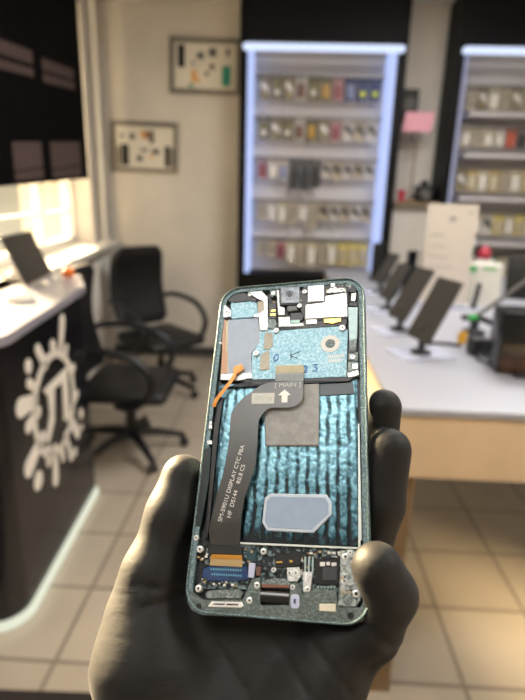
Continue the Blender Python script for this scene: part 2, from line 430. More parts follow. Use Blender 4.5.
for d in [(2.0, .86, 2.05, .985, .022, .03), (1.93, .88, 1.93, .91, .03, .03), (1.84, .86, 1.79, .935, .03, .026), (2.05, .83, 2.07, .86, .02, .02), (1.70, .896, 1.70, .90, .033, .033),
          (1.73, .81, 1.69, .84, .02, .024), (1.72, .76, 1.61, .78, .035, .045), (1.74, .71, 1.65, .69, .03, .03), (1.76, .6, 1.62, .545, .03, .045), (1.678, .455, 1.68, .456, .047, .047),
          (1.86, .5, 1.835, .37, .025, .035), (1.8, .52, 1.79, .48, .03, .03), (1.98, .5, 2.02, .37, .02, .022), (2.04, .55, 2.12, .44, .03, .035), (2.065, .37, 2.07, .372, .025, .025), (2.18, .505, 2.182, .51, .028, .03), (2.18, .44, 2.181, .442, .017, .017),
          (2.11, .6, 2.15, .62, .02, .022), (2.1, .73, 2.13, .75, .02, .025), (1.93, .47, 1.93, .42, .02, .024)]: drop(*d[:4], d[4]*.74, d[5]*.82)
glyph = [(1.80, .77), (2.055, .78), (2.04, .55), (1.975, .565), (1.99, .735), (1.905, .735), (1.875, .61), (1.81, .55), (1.78, .565), (1.84, .655), (1.836, .735)]
prism(bm, glyph, 0, T)
lg = obj('logo', bm, 'logo_white', ct); lg.matrix_world = PM; lg['label'] = 'white gear and note logo'

# leaning screen on it
lp = empty('tablet_display', (-1.14, 2.385, 1.0905), .16)
tag(lp, 'wide black screen leaning back on the white reception worktop', 'screen')
LM = Matrix.Translation((0, 0, .006)) @ Matrix.Rotation(-.40, 4, 'Y')
obj('housing', bx(-.012, 0, -.2, .2, 0, .225, bev=.003, M=LM), 'slab_edge', lp)
obj('glass_front', bx(0, .001, -.193, .193, .007, .218, M=LM), 'screen_black', lp)
bm = bmesh.new(); prism(bm, [(-.14, 0), (-.02, 0), (-.075, .12)], -.04, .04, M=Matrix.Rotation(PI/2, 4, 'X'))
obj('prop', bm, 'silver_plastic', lp)
obj('lip', bx(-.02, .03, -.17, .17, 0, .008, bev=.002), 'silver_plastic', lp)
for k, (y, d) in enumerate([(-.12, .03), (-.03, .022), (.05, .028), (.13, .02)]):
    tag(obj('charger_plug', bx(-d/2, d/2, -.014, .014, 0, .02, bev=.004), 'white_paint', smooth=40, loc=(-1.14+.055+.02*(k % 2)-.16*y, 2.385+y, 1.0905), rot=(0, 0, .4*k)),
        ['small white plug at the near end of the leaning screen', 'second small white plug from the near end of the leaning screen', 'third small white plug from the near end of the leaning screen', 'small white plug at the far end of the leaning screen'][k], 'plug', 'white plugs before the screen')
# tangerine
f = tag(obj('tangerine', lt([(0, -.026), (.015, -.024), (.027, -.012), (.03, 0), (.027, .013), (.014, .023), (.004, .021), (0, .02)], 18), 'orange_ball', smooth=True, loc=(-1.045, 2.475, 1.1165)), 'small round orange fruit on the far end of the reception worktop', 'fruit')
obj('stem', lt([(.004, 0), (.003, .005), (0, .005)], 8, c=(0, 0, .02)), 'green_plastic', f)
# cable and plug bits below the laptop
o = tag(obj('mouse', lt([(.0, .03), (.012, .029), (.024, .022), (.03, .01), (.031, 0)][::-1], 16, M=Matrix.Diagonal((1.7, 1, 1, 1))), 'white_paint', smooth=True, loc=(-1.0, 1.9, 1.0905), rot=(0, 0, .5)), 'small white computer mouse in front of the leaning screen', 'mouse')

# ------------------------------------------------------------------ office chairs
def make_chair(loc, rz, label):
    r = empty('office_chair', loc, rz); tag(r, label, 'chair', 'office chairs behind the counter')
    # seat cushion: rounded slab
    bm = bmesh.new(); box(bm, -.23, .26, -.25, .25, .39, .48, bev=.04, seg=4)
    for v in bm.verts:
        if v.co.z > .44: v.co.z -= .018*(1-min(1, (v.co.x/.3)**2+(v.co.y/.3)**2))*0+.02*max(0, v.co.x-.15)/.1
    obj('seat', bm, 'leather_seat', r, smooth=40)
    bm = bmesh.new(); N = 12; rows = []
    for i in range(N+1):
        t = i/N; z = .50+.60*t; xc = -.24-.09*t-.05*math.sin(PI*t)+.06*t*t; hw = .235-.03*(2*t-1)**4-.012*t; 
        if i in (0, N): hw -= .03
        ring = []
        for k in range(20):
            a = 2*PI*k/20; y = hw*math.copysign(abs(math.cos(a))**.35, math.cos(a)); th = .045 if i not in (0, N) else .02
            x = xc+th*math.copysign(abs(math.sin(a))**.6, math.sin(a))+.05*(y/hw)**2*.6
            ring.append(bm.verts.new((x, y, z)))
        rows.append(ring)
    for A, B in zip(rows, rows[1:]):
        for k in range(20): bm.faces.new((A[k], A[(k+1) % 20], B[(k+1) % 20], B[k]))
    bm.faces.new(rows[0][::-1]); bm.faces.new(rows[-1])
    obj('backrest', bm, 'leather', r, smooth=50)
    obj('back_bracket', tb(smoothpath([(-.05, 0, .375), (-.2, 0, .37), (-.285, 0, .42), (-.29, 0, .62)], 5), .02, 8, flat=1.6), 'chair_plastic', r, smooth=40)
    for s in (-1, 1):
        p = smoothpath([(-.27, s*.25, .70), (-.18, s*.275, .715), (.0, s*.285, .70), (.13, s*.285, .655), (.2, s*.28, .56), (.17, s*.27, .45), (.08, s*.25, .385), (-.02, s*.2, .375)], 5)
        obj('armrest', tb(p, .024, 10, flat=.8), 'chair_plastic', r, smooth=40)
    obj('gas_lift', lt([(.03, .09), (.03, .25), (.02, .25), (.02, .36), (.07, .36), (.09, .385)], 16), 'chair_plastic', r, smooth=40)
    for k in range(5):
        a = 2*PI*k/5+.3; ca, sa = math.cos(a), math.sin(a)
        leg = obj('leg', tb([(ca*.02, sa*.02, .125), (ca*.16, sa*.16, .11), (ca*.31, sa*.31, .075)], [.03, .024, .018], 8), 'chair_plastic', r, smooth=40)
        bm = bmesh.new()
        for s in (-1, 1):
            M = Matrix.Translation((ca*.31-sa*.016*s, sa*.31+ca*.016*s, .027)) @ Matrix.Rotation(a, 4, 'Z') @ Matrix.Rotation(PI/2, 4, 'X')
            lathe(bm, [(0, -.009), (.022, -.009), (.027, -.004), (.027, .004), (.022, .009), (0, .009)], 14, M=M)
        tube(bm, [(ca*.31, sa*.31, .03), (ca*.31, sa*.31, .075)], .009, 8)
        obj('caster', bm, 'chair_plastic', leg, smooth=40)
    return r
make_chair((-.875, 2.8, 0), .02, 'black office chair half hidden behind the black counter, nearer to it')
make_chair((-.93, 3.8, 0), -.72, 'black leather office chair standing against the back wall by the sill')

# ------------------------------------------------------------------ display racks with hanging packs
def rack(x0, x1, label, rows, led_r='led_blue'):
    yb, yf = YB-.002, 4.42
    r = empty('display_rack', ((x0+x1)/2, yb, 0)); tag(r, label, 'display rack', 'lit display racks')
    ox = (x0+x1)/2
    def P(n, m, a, b, c, d, e, f, bev=0, parent=None): return obj(n, bx(a-ox, b-ox, c-yb, d-yb, e, f, bev=bev), m, parent or r, smooth=30 if bev else False)
    P('side_panel', 'black_laminate', x0-.06, x0, yf, yb, 0, H-.003)
    P('side_panel', 'black_laminate', x1, x1+.075, yf, yb, 0, H-.003)
    P('back_panel', 'rack_back', x0, x1, yb-.02, yb, .86, 2.62)
    P('header', 'black_laminate', x0, x1, yf, yb, 2.62, H-.003)
    P('base_cabinet', 'black_laminate', x0, x1, yf, yb, 0, .86)
    P('light_bar', 'led_bar', x0-.035, x1+.045, yf-.08, yf-.005, 2.54, 2.588, bev=.022)
    P('led_strip', led_r, x0, x0+.034, yf+.01, yb-.02, .86, 2.6)
    P('led_strip', led_r, x1-.034, x1, yf+.01, yb-.02, .86, 2.6)
    for z in rows:
        P('hook_rail', 'rack_rail', x0+.05, x1-.05, 4.6, yb-.02, z+.004, z+.022)
    return r
ROWZ = [2.41, 2.10, 1.785, 1.45, 1.13]
rack(-.345, .785, 'left lit display rack full of hanging accessory packs', ROWZ)
RZ2 = [2.36, 2.06, 1.755, 1.40, 1.05]
rack(1.285, 2.35, 'right lit display rack cut off by the edge of the view', RZ2, 'led_faint')
PROTO = {}
def pack(kind, w, h, card, prod, shape):
    key = (kind, round(w, 3), round(h, 3))
    if key not in PROTO:
        bm = bmesh.new()
        # card with a euro hole gap at the top
        box(bm, -w/2, w/2, -.002, .002, -h, -.03); box(bm, -w/2, -.018, -.002, .002, -.03, 0); box(bm, .018, w/2, -.002, .002, -.03, 0); box(bm, -.018, .018, -.002, .002, -.008, 0)
        c = obj('accessory_pack', bm, card)
        if shape == 'disc': bm = lt([(w*.27, 0), (w*.27, .012), (0, .012)], 16, M=Matrix.Translation((0, -.002, -h*.68)) @ Matrix.Rotation(PI/2, 4, 'X'))
        elif shape == 'cable': bm = tb(smoothpath([(w*.3*math.cos(t), -.008, -h*.55+h*.25*math.sin(t)) for t in [2*PI*k/10 for k in range(10)]], 2, True), .006, 6, closed=True)
        elif shape == 'slant': bm = pr([(-w*.42, -h*.3), (-w*.05, -h*.22), (w*.42, -h*.55), (w*.42, -h*.75), (w*.1, -h*.6), (-w*.3, -h*.5)], .002, .016, M=Matrix.Rotation(PI/2, 4, 'X'))
        else: bm = bx(-w*.36, w*.36, -.016, -.002, -h*.9, -h*.3, bev=.005)
        obj('product', bm, prod, c)
        PROTO[key] = c; c['_used'] = 0
        return c
    return dup(PROTO[key])
KD = {  # card material, product material, product shape, words
 'kraft': ('kraft', 'prod_white', 'slant', 'kraft brown'), 'olive': ('olive', 'prod_white', 'disc', 'olive'), 'rust': ('pack_white', 'rust', 'box', 'white and rust'),
 'red': ('pack_pink', 'crimson', 'box', 'pink and crimson'), 'gold': ('olive', 'prod_gold', 'box', 'olive and gold'), 'navy': ('navy', 'lime', 'disc', 'navy blue with a lime disc'), 'navy2': ('navy', 'pack_blue', 'box', 'navy blue'),
 'shape': ('pack_white', 'prod_black', 'slant', 'white with a black gadget'), 'shape2': ('pack_beige', 'prod_black', 'slant', 'beige with a black gadget'), 'pinkw': ('pack_pink', 'crimson', 'cable', 'pinkish'), 'white': ('pack_white', 'prod_white', 'box', 'plain white'),
 'blue': ('pack_white', 'pack_blue', 'box', 'white and blue'), 'dark': ('pack_dark', 'prod_black', 'box', 'dark grey'), 'beige': ('pack_beige', 'prod_grey', 'cable', 'beige'),
 'cream': ('pack_cream', 'prod_white', 'box', 'cream'), 'yellow': ('prod_yellow', 'pack_beige', 'box', 'yellow edged'), 'terra': ('terracotta', 'terracotta', 'box', 'terracotta'), 'tan': ('pack_tan', 'pack_cream', 'box', 'tan'), 'green': ('pack_green', 'pack_cream', 'box', 'green')}
ORD = ['first', 'second', 'third', 'fourth', 'fifth', 'sixth', 'seventh', 'eighth', 'ninth', 'tenth', 'eleventh', 'twelfth', 'thirteenth', 'fourteenth']
RN = ['top row', 'second row', 'third row', 'fourth row', 'bottom row']
def hang(x0, x1, z, kinds, side, row, h):
    n = len(kinds); w = (x1-x0)/n
    for i, k in enumerate(kinds):
        hh = h[i] if isinstance(h, list) else h
        cm, pm, sh, words = KD[k]
        o = pack(k, w*.84, hh*(1 if sh != 'slant' else 1), cm, pm, sh)
        o.location = (x0+(i+.5)*w, 4.615-.003*(i % 2), z); o.rotation_euler = (0, 0, random.uniform(-.12, .12))
        tag(o, f'{words} pack, {ORD[i]} from left in {RN[row]} of {side} rack', 'pack', f'packs in the {RN[row]} of the {side} rack')
XA, XB = -.265, .715
hang(XA, XB, ROWZ[0], ['kraft', 'olive', 'kraft', 'rust', 'olive', 'gold', 'red', 'navy2', 'navy', 'navy'], 'left', 0, .17)
hang(XA, XB, ROWZ[1], ['olive', 'kraft', 'olive', 'rust', 'gold', 'kraft', 'red', 'shape', 'shape2', 'shape'], 'left', 1, .16)
hang(XA, XB, ROWZ[2], ['red', 'white', 'blue', 'dark', 'dark', 'dark', 'shape', 'shape2', 'shape', 'shape2', 'shape'], 'left', 2, [.15, .15, .17, .23, .24, .22, .14, .15, .14, .14, .14])
hang(XA, XB, ROWZ[3], ['beige', 'white', 'cream', 'beige', 'white', 'beige', 'shape2', 'shape', 'shape2', 'shape', 'shape2'], 'left', 3, [.16, .17, .18, .18, .16, .22, .15, .15, .15, .15, .15])
hang(XA, XB, ROWZ[4], ['beige', 'beige', 'red', 'cream', 'beige', 'cream', 'beige', 'cream', 'yellow', 'yellow', 'yellow'], 'left', 4, [.14, .15, .16, .2, .22, .22, .2, .2, .2, .2, .2])
XA, XB = 1.385, 2.1
hang(XA, XB, RZ2[0], ['beige', 'kraft', 'cream', 'beige', 'kraft', 'beige', 'cream', 'green'], 'right', 0, .16)
hang(XA, XB, RZ2[1], ['cream', 'beige', 'cream', 'white', 'terra', 'dark', 'beige', 'white'], 'right', 1, .14)
hang(XA, XB, RZ2[2], ['kraft', 'tan', 'cream', 'tan', 'beige', 'cream', 'tan', 'cream'], 'right', 2, .18)
hang(XA, XB, RZ2[3], ['cream', 'yellow', 'cream', 'shape', 'yellow', 'cream', 'yellow', 'cream'], 'right', 3, .17)
hang(XA, XB, RZ2[4], ['beige', 'dark', 'green', 'cream', 'green', 'cream', 'green', 'cream'], 'right', 4, .17)
for row, z in enumerate(RZ2):
    zz = z-.2 if row not in (2, 3, 4) else z-.225
    tag(obj('shelf_board', bx(1.385, 2.295, 4.45, YB-.025, zz-.03, zz), 'rack_shelf'), f'pale shelf board under the {RN[row]} of packs in the right rack', 'shelf', 'shelf boards in the right rack')

# ------------------------------------------------------------------ between the racks
wc = empty('wall_cabinet', (1.06, YB-.001, 0)); tag(wc, 'narrow beige cabinet with dark ledge between the two lit racks', 'cabinet')
obj('body', bx(-.19, .205, -.2, 0, 0, 1.46), 'wall_paint', wc)
obj('ledge', bx(-.19, .205, -.3, 0, 1.46, 1.48), 'brown_wood', wc)
ps = empty('card_stand', (1.005, 4.5, 1.4805)); tag(ps, 'thin brown pole stand holding a pink card between the racks', 'stand')
obj('pole', tb([(0, 0, 0), (0, 0, .56)], .007, 8), 'brown_wood', ps, smooth=40)
obj('foot', lt([(.05, 0), (.05, .01), (.01, .016)], 16), 'brown_wood', ps, smooth=40)
obj('clamp', bx(-.03, .03, -.015, .015, .46, .53, bev=.006), 'matte_grey', ps)
obj('card', pr([(-.12, .53), (.105, .53), (.125, .675), (-.1, .675)], .006, .012, M=Matrix.Rotation(PI/2, 4, 'X')), 'pink', ps)
sp = empty('speaker', (.925, YB-.002, 2.12)); tag(sp, 'small black speaker on the wall beside the left rack', 'speaker')
obj('cabinet', bx(-.06, .08, -.2, 0, 0, .21, bev=.006), 'matte_black', sp)
obj('cone', lt([(.05, 0), (.045, .008), (.02, .002), (0, .006)], 18, M=Matrix.Translation((.01, -.2, .1)) @ Matrix.Rotation(PI/2, 4, 'X')), 'matte_grey', sp, smooth=40)
c3 = empty('camera', (1.135, 4.6, 1.4805)); tag(c3, 'black camera on the dark ledge beside the pole stand', 'camera')
obj('body', bx(-.075, .075, -.03, .04, 0, .13, bev=.012), 'matte_black', c3, smooth=40)
obj('viewfinder', bx(-.03, .03, -.02, .03, .13, .17, bev=.01), 'matte_black', c3, smooth=40)
obj('lens', lt([(.04, 0), (.042, .05), (.035, .05), (.02, .042), (0, .045)], 18, M=Matrix.Translation((0, -.03, .06)) @ Matrix.Rotation(PI/2, 4, 'X')), 'matte_grey', c3, smooth=40)
o = tag(obj('cup', lt([(.028, 0), (.034, .09), (.031, .09), (.026, .005), (0, .005)], 16), 'red_plastic', smooth=40, loc=(.925, 4.47, 1.4805)), 'small red cup on the dark ledge left of the pole stand', 'cup')

# ------------------------------------------------------------------ right display table
TZ = .98
tbl = empty('display_table', (.3, 1.27, 0)); tag(tbl, 'white topped display table with a beige front board on the right', 'table')
def TP(n, m, a, b, c, d, e, f, bev=0): return obj(n, bx(a-.3, b-.3, c-1.27, d-1.27, e, f, bev=bev), m, tbl, smooth=30 if bev else False)
TX1 = 2.3; TY1 = 3.9
TP('tabletop', 'desk_white', .295, TX1, 1.262, TY1, TZ-.022, TZ, bev=.004)
TP('front_board', 'beige_wood', .3, TX1, 1.27, 1.29, .778, TZ-.022)
TP('side_board', 'beige_wood', .3, .32, 1.29, TY1, .778, TZ-.022)
for x, y in ((.3, 1.29), (TX1-.08, 1.29), (.3, TY1-.06), (TX1-.08, TY1-.06)): TP('leg', 'brown_wood', x, x+.08, y, y+.06, 0, .8)
# tablets on stands
def stand_tablet(x, y, w, hgt, lean, rz, label, m='slab_grey', z0=.055):
    r = empty('tablet_on_stand', (x, y, TZ+.0005), rz); tag(r, label, 'tablet', 'display tablets on the table')
    obj('base_plate', bx(-.1, .1, -.07, .07, 0, .008, bev=.002), 'acrylic', r)
    obj('stand_foot', lt([(.035, .008), (.035, .016), (.012, .022), (.012, z0+.05)], 14), 'slab_edge', r, smooth=40)
    M = Matrix.Translation((-.02, 0, z0)) @ Matrix.Rotation(lean, 4, 'Y')
    obj('slab', bx(-.006, .006, -w/2, w/2, 0, hgt, bev=.004, M=M), m, r, smooth=40)
    obj('display', bx(-.0068, -.006, -w/2+.006, w/2-.006, .006, hgt-.006, M=M), 'slab_grey', r)
    obj('cradle', bx(.006, .03, -.03, .03, .02, .08, bev=.004, M=M), 'slab_edge', r)
    return r
stand_tablet(.485, 1.76, .14, .23, .46, .3, 'nearest grey tablet leaning on its stand on the white table')
stand_tablet(.475, 2.08, .13, .23, .5, .3, 'second grey tablet on its stand behind the nearest one')
stand_tablet(.505, 2.5, .12, .19, .5, .3, 'third dark tablet on its stand, behind the second one', 'slab_edge')
stand_tablet(.55, 2.98, .12, .19, .5, .25, 'farthest tablet on its stand near the lit rack', 'slab_edge')
def phone_up(x, y, h, rz, label):
    r = empty('display_phone', (x, y, TZ+.0005), rz); tag(r, label, 'phone', 'upright phones on the table')
    obj('body', bx(-.035, .035, -.005, .005, .02, .02+h, bev=.004), 'matte_black', r, smooth=40)
    obj('screen', bx(-.032, .032, -.0056, -.005, .024, .016+h), 'screen_black', r)
    obj('holder', bx(-.04, .04, -.03, .04, 0, .02, bev=.004), 'slab_edge', r, smooth=40)
phone_up(.80, 3.35, .19, .3, 'black phone standing upright in a holder left of the white notice, left one')
phone_up(.88, 3.3, .2, .1, 'black phone standing upright in a holder left of the white notice, right one')
phone_up(.60, 3.45, .22, -.4, 'black phone standing upright beside the end of the lit rack')
phone_up(.66, 3.6, .22, .3, 'dark phone on the table end, just left of the two phones beside the notice')
phone_up(.72, 3.05, .15, -.3, 'short dark phone standing between the farthest tablet and the notice')
# notice sheet
ns = empty('notice_sheet', (.795, 2.62, TZ+.0005), -.12); tag(ns, 'tall cream notice sheet standing upright on the white table', 'notice')
obj('sheet', bx(-.115, .115, -.002, .002, .02, .5), 'cream_sheet', ns)
obj('cover', bx(-.118, .118, -.006, -.003, .018, .503), 'clear_cover', ns)
obj('foot', bx(-.118, .118, -.04, .04, 0, .018, bev=.003), 'acrylic', ns)
bm = bmesh.new()
for a, b_, c_, d in [(-.01, .02, .42, .445), (.07, .095, .46, .47), (-.09, -.03, .35, .358), (-.08, -.01, .3, .305), (-.09, .0, .25, .255), (-.09, .03, .2, .205)]: box(bm, a, b_, -.0028, -.002, c_, d)
obj('print', bm, 'grey_print', ns)
# price tags, boxes and small goods behind
pc = empty('white_box', (1.02, 2.75, TZ+.0005), -.2); tag(pc, 'white carton with a green mark beside the notice sheet', 'box')
obj('carton', bx(-.07, .09, -.05, .05, 0, .21), 'paper', pc)
obj('mark', bx(-.065, -.035, -.052, -.05, .17, .2), 'green_plastic', pc)
obj('mark', bx(.0, .06, -.052, -.05, .185, .195), 'green_plastic', pc)
o = tag(obj('phone_handset', bx(-.012, .012, -.008, .008, 0, .13, bev=.005), 'slab_edge', smooth=40, loc=(.955, 2.62, TZ+.0005), rot=(0, .12, 0)), 'slim dark handset standing in front of the white carton', 'phone')
ry = empty('figurine', (1.13, 3.05, TZ+.0005)); tag(ry, 'small red and black gadget on a white block behind the carton', 'gadget')
obj('block', bx(-.05, .05, -.05, .05, 0, .2), 'paper', ry)
obj('gadget', lt([(0, .2), (.03, .205), (.04, .235), (.02, .27), (0, .275)], 14), 'red_plastic', ry, smooth=True)
obj('strap', tb([(-.06, 0, .21), (-.05, 0, .26), (-.02, 0, .28)], .014, 8), 'matte_black', ry, smooth=40)
yl = tag(obj('yellow_tag', bx(-.02, .02, -.004, .004, 0, .045, bev=.003), 'yellow_plastic', loc=(.68, 1.93, TZ+.0005), rot=(0, 0, .4)), 'small yellow tag standing behind the nearest tablet', 'tag')
# monitor arm and screen at the right edge
ar = empty('desk_arm', (.78, 2.1, TZ+.0005)); tag(ar, 'dark jointed desk arm with a slanting grey pole at the right', 'arm')
obj('base', lt([(.045, 0), (.045, .012), (.018, .02), (.018, .06)], 16), 'slab_edge', ar, smooth=40)
obj('pole', tb([(-.02, 0, .05), (.2, 0, .24)], .009, 8), 'matte_grey', ar, smooth=40)
obj('lower_arm', tb(smoothpath([(-.05, .02, .06), (.03, 0, .06), (.12, -.03, .02)], 4), .012, 8), 'matte_black', ar, smooth=40)
obj('clamp', bx(-.025, .01, -.012, .012, .055, .075, bev=.004), 'green_plastic', ar, smooth=40)
sc_ = empty('monitor', (1.13, 2.2, TZ+.0005), -.3); tag(sc_, 'black tilted monitor cut off by the right edge', 'monitor')
obj('foot', bx(-.1, .1, -.07, .07, 0, .012, bev=.004), 'slab_edge', sc_)
obj('neck', tb([(0, .02, .01), (0, .03, .2)], .016, 8), 'slab_edge', sc_, smooth=40)
obj('panel', bx(-.19, .25, -.012, .012, .12, .3, bev=.005, M=Matrix.Translation((0, 0, 0)) @ Matrix.Rotation(-.2, 4, 'X')), 'matte_black', sc_, smooth=40)
# black box, its amber reflection put into the colour of the front
bb = empty('box', (.75, 1.62, TZ+.0005), -.1); tag(bb, 'glossy black box with amber reflection painted on lower half at the table edge', 'box')
obj('shell', bx(-.075, .14, -.06, .06, .012, .2, bev=.004), 'screen_black', bb, smooth=40)
obj('lower_reflection', bx(-.073, .03, -.0615, -.06, .014, .1), 'amber_reflection', bb)
obj('lower_reflection', bx(.036, .138, -.0615, -.06, .014, .1), 'amber_reflection', bb)
obj('foot', bx(-.02, .14, -.08, .05, 0, .012), 'slab_edge', bb)
ch = empty('charger', (.69, 1.80, TZ+.0005), .1); tag(ch, 'small black charger block with coiled cable left of the black box', 'charger')
obj('block', bx(-.03, .035, -.03, .03, 0, .06, bev=.008), 'slab_edge', ch, smooth=40)
obj('cable', tb(smoothpath([(0, -.03, .02), (-.03, -.07, .006), (-.02, -.13, .006), (.02, -.13, .006), (.03, -.08, .006), (-.01, -.06, .008)], 5), .005, 6), 'cable_black', ch, smooth=40)
tag(obj('cable', tb(smoothpath([(.535, 1.87, TZ+.012), (.57, 1.9, TZ+.007), (.62, 1.9, TZ+.006), (.655, 1.86, TZ+.01)], 6), .006, 6), 'cable_black', smooth=40), 'black cable running from the nearest tablet to the charger', 'cable')

